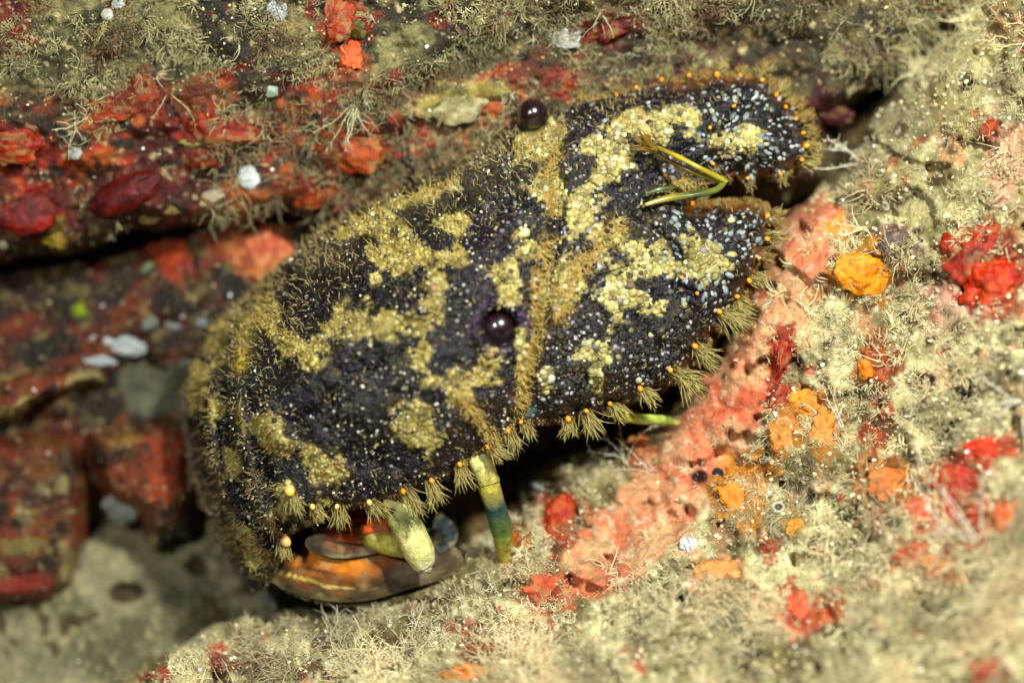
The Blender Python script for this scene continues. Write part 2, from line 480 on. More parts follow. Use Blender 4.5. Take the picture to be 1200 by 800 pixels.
def ledge_col(x, y):
    n1, n2, n3, n4 = fbm(x, y, 80, 5, 71), fbm(x * 0.8, y * 1.5, 34, 4, 72), fbm(x, y, 16, 3, 73), fbm(x, y, 7, 2, 74)
    turf = mix(s2l((66, 64, 38)), s2l((134, 130, 84)), smooth(-0.4, 0.5, n2))
    turf = mix(turf, s2l((40, 34, 22)), smooth(0.15, 0.6, n1 + 0.3 * n3))
    turf = mix(turf, s2l((106, 34, 16)), smooth(0.25, 0.5, fbm(x, y, 46, 4, 79)))
    red = mix(s2l((70, 18, 8)), s2l((150, 40, 8)), smooth(-0.25, 0.3, n1 + 0.25 * n2))
    red = mix(red, s2l((164, 84, 26)), smooth(0.2, 0.5, fbm(x, y * 1.4, 60, 4, 80)) * 0.8)
    red = mix(red, s2l((98, 84, 50)), smooth(0.3, 0.6, fbm(x, y * 1.3, 34, 4, 75)) * 0.8)
    red = mix(red, s2l((44, 28, 16)), smooth(0.25, 0.6, fbm(x, y * 1.6, 40, 4, 76)))
    f = smooth(-26, 26, y - band_line(x) + n2 * 45)
    c = mix(turf, red, f)
    rgt = smooth(560, 700, x)
    dark = mix(s2l((58, 52, 34)), s2l((105, 96, 58)), smooth(-0.2, 0.5, n2))
    dark = mix(dark, s2l((70, 26, 34)), smooth(0.2, 0.55, fbm(x, y, 40, 4, 77)))
    c = mix(c, dark, rgt * 0.8)
    c = mix(c, s2l((176, 158, 100)), smooth(0.0, 0.5, ell(x, y, 530, 120, 60, 34) + n3 * 0.4) * 0.9)
    c = mix(c, s2l((170, 70, 40)), smooth(0.0, 0.4, ell(x, y, 410, 180, 52, 40) + n3 * 0.3) * 0.8)
    c = mix(c, s2l((70, 20, 32)), smooth(0.0, 0.5, ell(x, y, 965, 135, 40, 26) + n3 * 0.4) * 0.9)
    c = mix(c, s2l((200, 186, 140)), smooth(0.75, 0.95, n4) * 0.7)
    c = mix(c, s2l((20, 16, 12)), smooth(0.55, 0.75, fbm(x, y, 15, 2, 78)) * 0.8)
    return c * np.array([0.9, 0.85, 0.75])
v, fl, cc, qx, qy = compact(P(ledge.PX, ledge.PY, ledge.H).reshape(-1, 3), [ledge.faces()], ledge_col(ledge.PX, ledge.PY).reshape(-1, 3), ledge.PX.ravel(), ledge.PY.ravel())
o = mesh_obj('reef_ledge', v, fl, M_rock, colors=cc)
tag(o, 'overhanging reef ledge with red crusts below and grey turf on top', 'rock ledge', kind='structure')
SHEETS.append(('ledge', o, qx, qy, cc.copy()))

# --- the near slope, lower right
slope_poly = [(1700, -700), (1330, -250), (1200, -50), (1125, 30), (1062, 92), (1008, 150), (985, 195), (945, 228), (905, 262), (880, 330), (850, 390), (815, 440),
              (790, 478), (740, 500), (690, 520), (640, 545), (608, 570), (585, 620), (545, 640), (520, 668), (500, 690), (440, 702), (400, 716), (330, 712), (285, 716),
              (215, 750), (140, 790), (60, 860), (-100, 1000), (-500, 1500), (2300, 1500), (2300, -700)]
slope_h = tps([(1300, -200, 1.0), (1100, 80, 0.7), (1200, 0, 1.2), (1000, 200, 0.6), (1100, 200, 1.3), (1200, 200, 1.9), (940, 280, 0.75), (1010, 320, 1.1), (1200, 400, 2.5),
               (900, 380, 0.9), (860, 460, 0.8), (1000, 450, 1.5), (1100, 500, 2.2), (800, 520, 0.55), (740, 560, 0.35), (680, 560, 0.1), (700, 620, 0.6), (860, 600, 1.4), (1000, 600, 2.1),
               (620, 600, 0.2), (640, 650, 0.8), (560, 680, 0.8), (600, 740, 1.7), (500, 720, 1.0), (440, 730, 1.0), (360, 740, 1.0), (400, 800, 2.0), (250, 780, 1.1), (200, 840, 1.8),
               (600, 800, 2.8), (800, 700, 2.2), (800, 800, 3.1), (1000, 800, 3.5), (1200, 800, 4.0), (1200, 600, 3.2), (1800, 400, 4), (1800, 1300, 5), (600, 1300, 4.5), (0, 1200, 2.8), (2000, -500, 2)])
def slope_fun(x, y):
    return slope_h(x, y) + 0.20 * fbm(x, y, 85, 4, 81) + 0.11 * fbm(x, y, 28, 4, 83) - 0.25 * smooth(0.35, 0.7, fbm(x, y, 36, 3, 84)) \
        + 0.18 * smooth(0, 0.8, ell(x, y, 865, 440, 75, 190, 32))
slope = Relief(XS, YS, slope_poly, slope_fun, R=34, E=1.3, warp=9, wscale=50, seed=9)
SURF['slope'] = slope
def pink_zone(x, y):
    d = polydist(x, y, [(950, 262), (925, 330), (885, 400), (850, 470), (815, 540), (770, 610), (700, 655)], closed=False)
    w = np.interp(y, [240, 300, 400, 500, 600, 660], [44, 50, 54, 60, 56, 45])
    return 1 - d / w
def slope_col(x, y):
    n1, n2, n3, n4 = fbm(x, y, 90, 5, 91), fbm(x, y, 36, 4, 92), fbm(x, y, 16, 3, 93), fbm(x, y, 7, 2, 94)
    c = mix(s2l((140, 128, 84)), s2l((212, 202, 150)), smooth(-0.45, 0.4, n2 + 0.3 * n3))
    c = mix(c, s2l((150, 132, 76)), smooth(0.1, 0.5, n1) * 0.6)
    c = mix(c, s2l((196, 130, 92)), smooth(0.4, 0.7, fbm(x, y, 60, 4, 95)) * 0.55)
    c = mix(c, s2l((190, 60, 30)), smooth(0.6, 0.8, fbm(x, y, 32, 3, 97)) * 0.8)
    c = mix(c, s2l((70, 48, 30)), smooth(0.25, 0.6, fbm(x, y, 24, 4, 96)) * 0.9)
    c = mix(c, s2l((96, 84, 48)), smooth(0.1, 0.5, fbm(x, y, 48, 4, 197)) * 0.7)
    c = mix(c, s2l((78, 60, 40)), smooth(0.0, 0.8, ell(x, y, 660, 560, 90, 50, -20) + 0.3 * n2) * 0.5)
    pz = smooth(0.0, 0.35, pink_zone(x, y) + 0.28 * n3 + 0.1 * n2)
    pk = mix(s2l((216, 122, 84)), s2l((222, 158, 110)), smooth(-0.3, 0.5, n2))
    pk = mix(pk, s2l((196, 84, 52)), smooth(0.2, 0.7, fbm(x, y, 34, 4, 98) + 0.35 * ell(x, y, 830, 500, 60, 70)) * 0.7)
    pk = mix(pk, s2l((196, 168, 118)), smooth(0.2, 0.6, fbm(x, y, 22, 3, 99) + 0.3) * 0.5)
    c = mix(c, pk, pz)
    for (cx, cy, rx, ry, a, col) in [(985, 265, 18, 22, 0, (226, 140, 40)), (868, 575, 34, 52, -25, (232, 140, 52)), (915, 430, 14, 55, 15, (196, 36, 22)),
                                     (640, 700, 34, 26, 0, (200, 90, 60)), (690, 690, 40, 18, -15, (214, 120, 80)), (950, 490, 48, 34, 10, (226, 140, 60)),
                                     (840, 670, 40, 22, 0, (226, 150, 104)), (1110, 360, 44, 30, 0, (206, 150, 130)), (1180, 180, 30, 60, 0, (206, 150, 120)),
                                     (930, 720, 60, 30, 0, (206, 120, 90)), (290, 775, 60, 16, -5, (110, 40, 32)), (1120, 600, 60, 60, 30, (196, 60, 36)),
                                     (1050, 270, 20, 14, 0, (90, 34, 40)), (1060, 300, 24, 18, 0, (84, 44, 40)), (545, 735, 30, 14, 0, (150, 50, 40))]:
        c = mix(c, s2l(col), smooth(0.0, 0.45, ell(x, y, cx, cy, rx, ry, a) + 0.45 * n3) * 0.85)
    c = mix(c, s2l((232, 222, 190)), smooth(0.62, 0.85, n4) * 0.5)
    for (cx, cy, r) in [(903, 335, 8), (820, 558, 9), (1062, 372, 9), (1080, 446, 16), (1032, 752, 13), (870, 366, 6)]:
        c = mix(c, s2l((44, 16, 14)), smooth(-0.1, 0.3, ell(x, y, cx, cy, r * 1.3, r)))
    return c
v, fl, cc, qx, qy = compact(P(slope.PX, slope.PY, slope.H).reshape(-1, 3), [slope.faces()], slope_col(slope.PX, slope.PY).reshape(-1, 3), slope.PX.ravel(), slope.PY.ravel())
o = mesh_obj('reef_slope', v, fl, M_slope, colors=cc)
tag(o, 'pale beige turf covered reef slope with pink and orange crusts', 'reef slope', kind='structure')
SHEETS.append(('slope', o, qx, qy, cc.copy()))

# --- single rocks at the lower left
def rock(name, poly, hctrl, colfun, label, cat='rock', R=30, E=1.6, group=None, seed=0, amp=0.14, warp=7):
    pa = np.array(poly)
    xs = np.arange(pa[:, 0].min() - 14, pa[:, 0].max() + 15, 2.4); ys = np.arange(pa[:, 1].min() - 14, pa[:, 1].max() + 15, 2.4)
    hf = tps(hctrl)
    fun = lambda x, y: hf(x, y) + amp * fbm(x, y, 50, 5, seed) + amp * 0.5 * fbm(x, y, 16, 3, seed + 3)
    r = Relief(xs, ys, poly, fun, R=R, E=E, warp=warp, wscale=34, seed=seed)
    SURF[label] = r
    # a closed stone: back face as well
    Hb = np.minimum(r.Hb - E, r.H) - 0.6 * np.sqrt(np.clip(r.d / R, 0, 1))
    v = np.concatenate([P(r.PX, r.PY, r.H).reshape(-1, 3), P(r.PX, r.PY, Hb).reshape(-1, 3)])
    f1, f2 = r.faces(), r.faces(r.X.size, True)
    c = colfun(r.PX, r.PY).reshape(-1, 3)
    v, fl, cc = compact(v, [f1, f2], np.concatenate([c, c]))
    ctr = P(pa[:, 0].mean(), pa[:, 1].mean(), float(np.mean([q[2] for q in hctrl])) - 0.8)
    o = mesh_obj(name, v, fl, M_rock, colors=cc, loc=ctr)
    return tag(o, label, cat, group)
def redrock_col(seed, pale=0.3, patches=()):
    def fcol(x, y):
        n1, n2, n3 = fbm(x, y, 55, 5, seed), fbm(x, y, 22, 4, seed + 1), fbm(x, y, 9, 3, seed + 2)
        c = mix(s2l((54, 22, 8)), s2l((116, 46, 10)), smooth(-0.35, 0.45, n1))
        c = mix(c, s2l((100, 62, 22)), smooth(0.0, 0.4, n2) * 0.9)
        c = mix(c, s2l((36, 20, 12)), smooth(0.25, 0.55, fbm(x, y, 30, 4, seed + 5)))
        c = mix(c, s2l((150, 140, 100)), smooth(0.5 - pale * 0.5, 0.75, fbm(x, y, 26, 3, seed + 7)) * 0.9)
        for (cx, cy, rx, ry, a, col) in patches:
            c = mix(c, s2l(col), smooth(0, 0.3, ell(x, y, cx, cy, rx, ry, a) + 0.35 * n3))
        return mix(c, s2l((150, 140, 100)), smooth(0.6, 0.85, n3) * 0.4) * np.array([0.9, 0.8, 0.6])
    return fcol
rock('encrusted_rock', [(-60, 505), (30, 498), (92, 510), (112, 560), (108, 620), (95, 650), (92, 690), (60, 712), (10, 716), (-60, 725)],
     [(-50, 520, -1.2), (40, 520, -1.0), (90, 560, -1.1), (40, 610, -0.7), (90, 640, -1.0), (40, 690, -0.9), (-40, 640, -0.7)],
     redrock_col(201, 0.5, [(24, 640, 34, 12, 0, (116, 104, 60)), (88, 668, 22, 18, 30, (124, 116, 78)), (30, 690, 44, 22, 0, (134, 34, 10))]), 'dark red rock standing at the frame edge on the sand', group='red encrusted rocks above the sand', seed=301)
rock('encrusted_rock', [(96, 500), (150, 482), (200, 490), (230, 512), (236, 560), (232, 610), (222, 632), (198, 638), (184, 652), (170, 640), (160, 610), (128, 596), (104, 560)],
     [(110, 510, -1.1), (170, 500, -0.9), (220, 530, -0.9), (170, 560, -0.5), (215, 600, -0.6), (185, 640, -0.7), (130, 570, -0.9)],
     redrock_col(211, 0.15, [(145, 515, 26, 9, -10, (132, 96, 30)), (180, 640, 12, 14, 0, (156, 146, 110)), (195, 545, 34, 50, 0, (140, 54, 14))]), 'rust red lobed rock hanging beside the lobster tail over the sand', group='red encrusted rocks above the sand', seed=311)
rock('encrusted_rock', [(-60, 440), (0, 432), (60, 424), (118, 430), (124, 446), (90, 462), (40, 480), (0, 498), (-60, 515)],
     [(-50, 450, -0.9), (60, 440, -0.7), (110, 440, -0.9), (30, 465, -0.5), (-40, 500, -0.8)],
     redrock_col(221, 0.2, [(14, 436, 30, 7, -18, (170, 160, 104)), (26, 482, 40, 13, -20, (156, 146, 92))]), 'flat orange brown slab with pale yellowish edges, left of the grey hollow', group='red encrusted rocks above the sand', seed=321, R=16)

REEF = ['wall', 'sand', 'ledge', 'slope'] + [k for k in SURF if k not in ('wall', 'sand', 'ledge', 'slope')]

# ------------------------------------------------------------------ the slipper lobster
LB = tuple(P(520, 560, -0.1))
lob = bpy.data.objects.new('slipper_lobster', None)
place(lob, LB)
tag(lob, 'mottled black and yellow slipper lobster crouching under the reef ledge', 'slipper lobster')

lob_poly = [(296, 694), (276, 672), (262, 650), (244, 612), (228, 572), (217, 530), (213, 490), (216, 455), (226, 424), (240, 396), (260, 372), (285, 346), (306, 326), (330, 306),
            (378, 264), (420, 241), (470, 219), (520, 191), (560, 172), (600, 152), (640, 135), (668, 119), (700, 110), (745, 98), (790, 90), (840, 84), (880, 85),
            (903, 93), (925, 112), (943, 138), (953, 165), (950, 188), (930, 206), (905, 212), (875, 215), (845, 217), (828, 224), (812, 236),
            (846, 233), (878, 231), (900, 239), (908, 258), (902, 285), (892, 315), (880, 342), (862, 370), (842, 392), (822, 424), (795, 448),
            (762, 466), (725, 480), (690, 490), (655, 497), (620, 498), (606, 500), (590, 512), (565, 532), (535, 553), (500, 572), (470, 584), (430, 594),
            (395, 600), (372, 612), (345, 622), (330, 645), (322, 680)]
lob_h = tps([(215, 480, 0.1), (225, 560, 0.1), (262, 640, 0.2), (292, 690, 0.4), (250, 390, 0.0), (300, 330, 0.3), (400, 245, 0.5), (520, 190, 0.7), (610, 150, 0.9), (700, 110, 0.75),
             (800, 90, 0.75), (900, 100, 0.8), (955, 165, 0.9), (930, 205, 0.95), (830, 225, 0.9), (280, 480, 1.2), (290, 600, 1.1), (345, 590, 1.5), (350, 450, 1.9), (420, 350, 1.75),
             (450, 450, 2.35), (540, 340, 2.1), (520, 450, 2.3), (600, 260, 1.7), (590, 400, 2.15), (650, 200, 1.35), (640, 420, 1.9), (700, 300, 1.65), (760, 160, 1.05), (865, 160, 1.05),
             (780, 350, 1.45), (850, 290, 1.3), (340, 612, 1.45), (430, 590, 1.6), (540, 548, 1.75), (612, 498, 1.65), (690, 488, 1.5), (780, 455, 1.35), (840, 392, 1.2), (895, 300, 1.15),
             (895, 245, 1.1), (460, 250, 1.0), (330, 350, 0.9)])
def line_d(x, y, pts): return -polydist(x, y, pts, closed=False) * -1
def ridge(x, y, pts, w): return np.exp(-(np.abs(polydist(x, y, pts, closed=False)) / w) ** 2)
SEG = [[(290, 352), (277, 385), (272, 430), (278, 480), (290, 540), (303, 590), (318, 618), (332, 632)],
       [(247, 430), (243, 480), (250, 540), (265, 590), (285, 622), (312, 650), (326, 662)],
       [(232, 560), (250, 605), (272, 640), (300, 668), (318, 676)]]
HAIR_RIDGE = [[(536, 462), (548, 478), (562, 496), (580, 516)], [(655, 368), (662, 340), (680, 312), (704, 286), (722, 268)], [(640, 285), (632, 320), (628, 350), (632, 390), (620, 420), (612, 460), (610, 488)],
              [(648, 245), (640, 215), (650, 180)], [(834, 222), (800, 214), (772, 232)]]
def lob_fun(x, y):
    h = lob_h(x, y)
    h = h + 0.10 * fbm(x, y, 60, 3, 401) + 0.055 * fbm(x, y, 20, 3, 402)
    # overlapping tail rings: each steps down behind the one before it
    for k, s in enumerate(SEG):
        d = polydist(x, y, s, closed=False)
        a = np.abs(d)
        h = h + 0.16 * np.exp(-(a / 9) ** 2) - 0.12 * np.exp(-((a - 15) / 7) ** 2)
    # groove between head shield and feeler plates, and the plate seams
    h = h - 0.20 * ridge(x, y, [(606, 500), (618, 460), (634, 400), (640, 350), (646, 300), (656, 250), (650, 190), (660, 125)], 7)
    h = h - 0.12 * ridge(x, y, [(772, 238), (720, 275), (670, 330)], 8)
    h = h - 0.12 * ridge(x, y, [(820, 345), (790, 335), (800, 300), (770, 270)], 5)
    h = h - 0.12 * ridge(x, y, [(905, 110), (860, 130), (830, 165), (790, 180)], 5)
    # scalloped overlap of the head shield over the body, low hump over each gill chamber
    h = h + 0.14 * ridge(x, y, HAIR_RIDGE[0], 9) + 0.12 * ridge(x, y, HAIR_RIDGE[1], 14) + 0.08 * ridge(x, y, HAIR_RIDGE[2], 8)
    h = h - 0.10 * ridge(x, y, [(300, 352), (350, 330), (440, 270), (540, 225)], 12)
    h = h + 0.16 * ridge(x, y, [(310, 495), (330, 515)], 16) + 0.12 * np.exp(-((x - 350) ** 2 + (y - 588) ** 2) / 600) + 0.08 * np.exp(-((x - 335) ** 2 + (y - 574) ** 2) / 60)
    h = h + 0.16 * ridge(x, y, [(320, 470), (420, 400), (520, 330), (590, 270), (640, 235)], 16) - 0.08 * ridge(x, y, [(345, 500), (440, 435), (530, 375)], 10)
    h = h - 0.12 * ridge(x, y, [(450, 330), (480, 400), (470, 470), (440, 540)], 12) + 0.10 * ridge(x, y, [(500, 520), (560, 470), (600, 440)], 14)
    h = h + 0.10 * ridge(x, y, [(700, 440), (760, 400), (820, 350)], 14) + 0.10 * ridge(x, y, [(700, 210), (780, 180), (850, 170), (910, 165)], 14)
    # eye sockets
    for (ex, ey, r) in [(585, 383, 25), (624, 140, 20)]:
        q = np.sqrt((x - ex) ** 2 + (y - ey) ** 2)
        h = h - 0.34 * smooth(r, r * 0.55, q) + 0.10 * np.exp(-((q - r * 1.15) / 6) ** 2)
    return h
lobx = np.arange(200, 972, 1.9); loby = np.arange(72, 712, 1.9)
SPXY = [(612, 493), (594, 504), (572, 522), (538, 543), (505, 562), (473, 574), (433, 587), (396, 594), (367, 602), (665, 494), (686, 488), (714, 480), (750, 464), (785, 446), (813, 420), (846, 382), (868, 354),
        (883, 327), (896, 301), (903, 279), (905, 255), (681, 114), (723, 106), (747, 99), (776, 93), (808, 88), (841, 85), (868, 86), (892, 88), (914, 106), (928, 124), (940, 142), (948, 157), (951, 172), (944, 192), (914, 208), (877, 214)]
def teeth(x, y):
    t = np.zeros(x.shape)
    for (a, b) in SPXY: t = np.maximum(t, np.exp(-((x - a) ** 2 + (y - b) ** 2) / 55.0))
    return t * (6.0 + 4.0 * smooth(820, 870, x)) - 3.5 * smooth(640, 700, x)
body = Relief(lobx, loby, lob_poly, lob_fun, R=42, E=0.62, warp=4.5, wscale=11, seed=17, dadd=teeth)
SURF['body'] = body

YELLOW = [(470, 300, 44, 24, 0), (455, 268, 22, 20, 30), (512, 325, 17, 30, 0), (530, 303, 18, 13, 0), (460, 378, 66, 22, 0), (505, 350, 18, 22, 0), (597, 333, 22, 30, 0), (535, 262, 28, 11, -10),
          (258, 398, 22, 48, 15), (232, 452, 17, 34, 8), (252, 482, 10, 20, 0), (315, 372, 15, 26, 0), (342, 410, 20, 20, 0), (366, 415, 24, 18, 0), (398, 370, 18, 26, 0), (425, 385, 34, 16, 0),
          (312, 502, 24, 20, 20), (330, 520, 14, 18, 0), (270, 542, 13, 16, 0), (382, 545, 26, 20, 25), (336, 575, 12, 9, 0), (350, 592, 28, 14, 0), (484, 503, 24, 40, -18), (492, 424, 15, 28, 0),
          (558, 441, 38, 14, 5), (577, 424, 20, 16, 0), (540, 462, 15, 13, 0), (508, 447, 20, 10, 0), (628, 174, 26, 24, 0), (635, 220, 20, 20, 0), (683, 255, 34, 40, -30), (712, 190, 34, 28, 0),
          (758, 150, 42, 18, 5), (700, 296, 60, 26, -30), (620, 292, 16, 16, 0), (722, 338, 26, 46, 8), (697, 412, 27, 16, 0), (742, 350, 22, 14, 0), (700, 440, 9, 16, 0), (765, 360, 18, 10, 0),
          (776, 318, 34, 12, -5), (828, 302, 25, 32, 20), (752, 298, 24, 18, 0), (865, 172, 32, 19, 0), (806, 137, 18, 12, 0), (770, 136, 28, 16, 0), (725, 178, 28, 20, 0), (612, 425, 9, 40, 0),
          (660, 340, 22, 30, 20), (285, 625, 14, 8, 50), (300, 655, 16, 8, 50), (640, 445, 9, 20, 0), (420, 268, 24, 10, -25), (500, 228, 40, 9, -20), (236, 600, 8, 16, -20), (655, 230, 14, 40, 0)]
DARK = [(546, 418, 15, 17, 0), (545, 350, 26, 34, 10), (694, 373, 23, 20, 0), (740, 405, 26, 30, 0), (772, 333, 28, 10, 0), (473, 362, 9, 9, 0), (375, 330, 40, 40, 0), (350, 360, 22, 28, 0),
        (430, 440, 52, 46, 0), (390, 480, 60, 30, 0), (492, 345, 14, 9, 0), (650, 262, 10, 12, 0), (676, 205, 12, 14, 0), (655, 262, 9, 16, 0), (510, 395, 12, 10, 0), (760, 258, 26, 22, -30), (286, 420, 14, 22, 0),
        (445, 545, 34, 34, 0), (300, 470, 18, 14, 0), (420, 500, 26, 50, 0), (705, 330, 5, 10, 0), (745, 208, 20, 9, 0), (508, 288, 7, 7, 0), (462, 274, 6, 6, 0)]
def pigment(x, y):
    w = 0.55 * fbm(x, y, 30, 4, 431) + 0.30 * fbm(x, y, 10, 2, 434)
    ye = np.full(np.shape(x), -1.0)
    for e in YELLOW: ye = np.maximum(ye, ell(x, y, *e))
    da = np.full(np.shape(x), -1.0)
    for e in DARK: da = np.maximum(da, ell(x, y, *e))
    f = smooth(-0.14, 0.26, ye + w * 1.05 - 0.22 * smooth(0.0, 0.5, fbm(x, y, 15, 3, 437)) + 0.03) * (1 - smooth(-0.05, 0.25, da + w * 0.6) * 0.95)
    hz = np.zeros(np.shape(x))
    for r, wd in zip(HAIR_RIDGE, (8, 12, 9, 9, 8)): hz = np.maximum(hz, ridge(x, y, r, wd))
    return f, hz
HEADY = lambda x: smooth(560, 640, x)
def lob_col(x, y):
    f, hz = pigment(x, y)
    n1, n2, n3 = fbm(x, y, 44, 4, 441), fbm(x, y, 17, 3, 442), fbm(x, y, 6, 2, 443)
    dark = mix(s2l((9, 8, 10)), s2l((30, 26, 24)), smooth(-0.2, 0.6, n2))
    dark = mix(dark, s2l((24, 12, 30)), smooth(0.0, 0.5, n1) * 0.7)
    up = smooth(30, -60, y - np.interp(x, [200, 330, 450, 560, 640], [420, 340, 265, 230, 180])) * smooth(700, 600, x)
    dark = mix(dark, s2l((78, 70, 44)), np.clip(up * smooth(-0.3, 0.4, n2 + 0.2), 0, 1) * 0.9)
    yl = mix(s2l((122, 104, 44)), s2l((176, 160, 92)), smooth(-0.4, 0.5, n3 + n2 * 0.5))
    yl = mix(yl, s2l((176, 164, 106)), HEADY(x) * 0.5)
    yl = mix(yl, s2l((120, 92, 36)), smooth(0.2, 0.6, n1) * 0.4)
    c = mix(dark, yl, f)
    c = mix(c, s2l((146, 116, 52)), np.clip(hz * 1.1, 0, 1) * 0.9)
    for k, s in enumerate(SEG):
        q = ridge(x, y, s, 6)
        c = mix(c, s2l((112, 92, 40)), q * smooth(-0.2, 0.3, n1 + 0.25) * (0.9 if k == 0 else 0.6))
    olive = ridge(x, y, [(294, 372), (287, 400), (284, 428)], 9)
    c = mix(c, s2l((146, 122, 24)), olive)
    teal = np.maximum(ell(x, y, 622, 482, 12, 18), ell(x, y, 296, 440, 9, 22))
    c = mix(c, s2l((22, 56, 60)), smooth(0, 0.5, teal) * 0.9)
    rim = smooth(16, 5, body.sample(x, y, body.d)) * smooth(760, 800, x)
    c = mix(c, s2l((104, 62, 20)), rim * 0.85)
    pur = smooth(8, 3, body.sample(x, y, body.d)) * smooth(760, 720, x) * smooth(380, 420, y)
    c = mix(c, s2l((62, 40, 88)), pur * 0.8)
    return c

bv = P(body.PX, body.PY, body.H).reshape(-1, 3)
thick = 0.22 + 1.1 * smooth(0, 120, body.d) * smooth(900, 620, body.X)
Hb = np.minimum(body.H - 0.02, body.Hb - 0.62 - thick * smooth(0, 30, body.d))
bb = P(body.PX, body.PY, Hb).reshape(-1, 3)
cc = lob_col(body.PX, body.PY).reshape(-1, 3)
V = [bv, bb]; F4 = [body.faces(), body.faces(body.X.size, True)]; C = [cc, cc * 0.6 + s2l((90, 60, 20)) * 0.4]
V, F4, C = compact(np.concatenate(V), F4, np.concatenate(C))
# pearly granules all over the shell
gx, gy = np.meshgrid(np.arange(212, 960, 4.5), np.arange(80, 700, 4.5))
gx = (gx + RNG.uniform(-2.2, 2.2, gx.shape)).ravel(); gy = (gy + RNG.uniform(-2.2, 2.2, gy.shape)).ravel()
gd = body.sample(gx, gy, body.d)
f, hz = pigment(gx, gy)
fan1 = smooth(0.0, 0.4, ell(gx, gy, 890, 158, 84, 74)); fan2 = smooth(0.0, 0.4, ell(gx, gy, 845, 300, 84, 84, 20))
fan = np.maximum(fan1, fan2) * (1 - f)
eyed = np.minimum(np.hypot(gx - 585, gy - 383), np.hypot(gx - 624, gy - 140))
keep = (gd > 4) & (RNG.random(len(gx)) > 0.12 + 0.5 * hz) & (eyed > 20) & (RNG.random(len(gx)) > fan * 0.4)
gx, gy, f, fan, gd = gx[keep], gy[keep], f[keep], fan[keep], gd[keep]
n = len(gx)
rad = (0.014 + 0.013 * RNG.random(n) + 0.010 * (RNG.random(n) > 0.85)) * (1 + 0.22 * HEADY(gx)) * (1 + 0.3 * (RNG.random(n) > 0.93) * (fan < 0.1)) * (0.8 + 0.2 * smooth(230, 420, gx)) * (1 + 0.25 * f)
ax = rad * (1 + fan * 0.0); ay = rad * (1 + fan * 0.7)
cx0 = np.where(gy < 225, 850, 820); cy0 = np.where(gy < 225, 165, 300)
an = np.where(fan > 0.2, np.arctan2(-(gy - cy0), gx - cx0) - math.pi / 2, RNG.random(n) * 6.28)
nr = body.normal(gx, gy)
pc = P(gx, gy, body.sample(gx, gy)) + nr * (rad * -0.12)[:, None]
gv, gf = scatter(ICO1, pc, nr, ax, ay, rad * (0.75 + 0.25 * f), an)
r1, r2 = RNG.random(n), RNG.random(n)
gdark = mix(s2l((12, 10, 12)), s2l((56, 46, 36)), r1 ** 3)
gdark = mix(gdark, s2l((66, 56, 32)), smooth(0.1, 0.6, fbm(gx, gy, 30, 4, 454)) * 0.6 * r2)
r3 = 0.5 + 0.5 * fbm(gx, gy, 30, 3, 451)
pale = smooth(0.96, 1.0, r2 + 0.10 * HEADY(gx) + 0.03 * smooth(420, 520, gy) * smooth(420, 520, gx) + 0.10 * (r3 - 0.5)) * 0.9
gdark = mix(gdark, mix(s2l((104, 98, 108)), s2l((156, 154, 156)), r1), pale)
gdark = mix(gdark, s2l((62, 40, 76)), ((eyed[keep] < 36) & (r1 > 0.5)) * 0.8)
gdark = mix(gdark, mix(s2l((96, 108, 112)), s2l((160, 166, 156)), r1), smooth(0.15, 0.4, fan) * (r2 > 0.55))
gyel = mix(s2l((106, 94, 42)), s2l((170, 156, 86)), r1)
gyel = mix(gyel, s2l((190, 182, 122)), HEADY(gx) * 0.25)
gyel = mix(gyel, s2l((92, 80, 38)), smooth(0.1, 0.6, fbm(gx, gy, 16, 3, 452)) * 0.7)
gyel = mix(gyel, s2l((190, 182, 134)), (r2 > 0.82) * (0.3 + 0.6 * HEADY(gx)))
gyel = mix(gyel, s2l((150, 104, 88)), (r2 < 0.03) * 0.7)
f = np.clip(f + RNG.normal(size=n) * 0.25 - 0.3 * smooth(0.0, 0.6, fbm(gx, gy, 11, 3, 453)), 0, 1)
gc = mix(gdark, gyel, smooth(0.2, 0.85, f))
gc = np.repeat(gc, len(ICO1[0]), axis=0)
nb = len(V)
V = np.concatenate([V, gv]); C = np.concatenate([C, gc]); TR = [gf + nb]

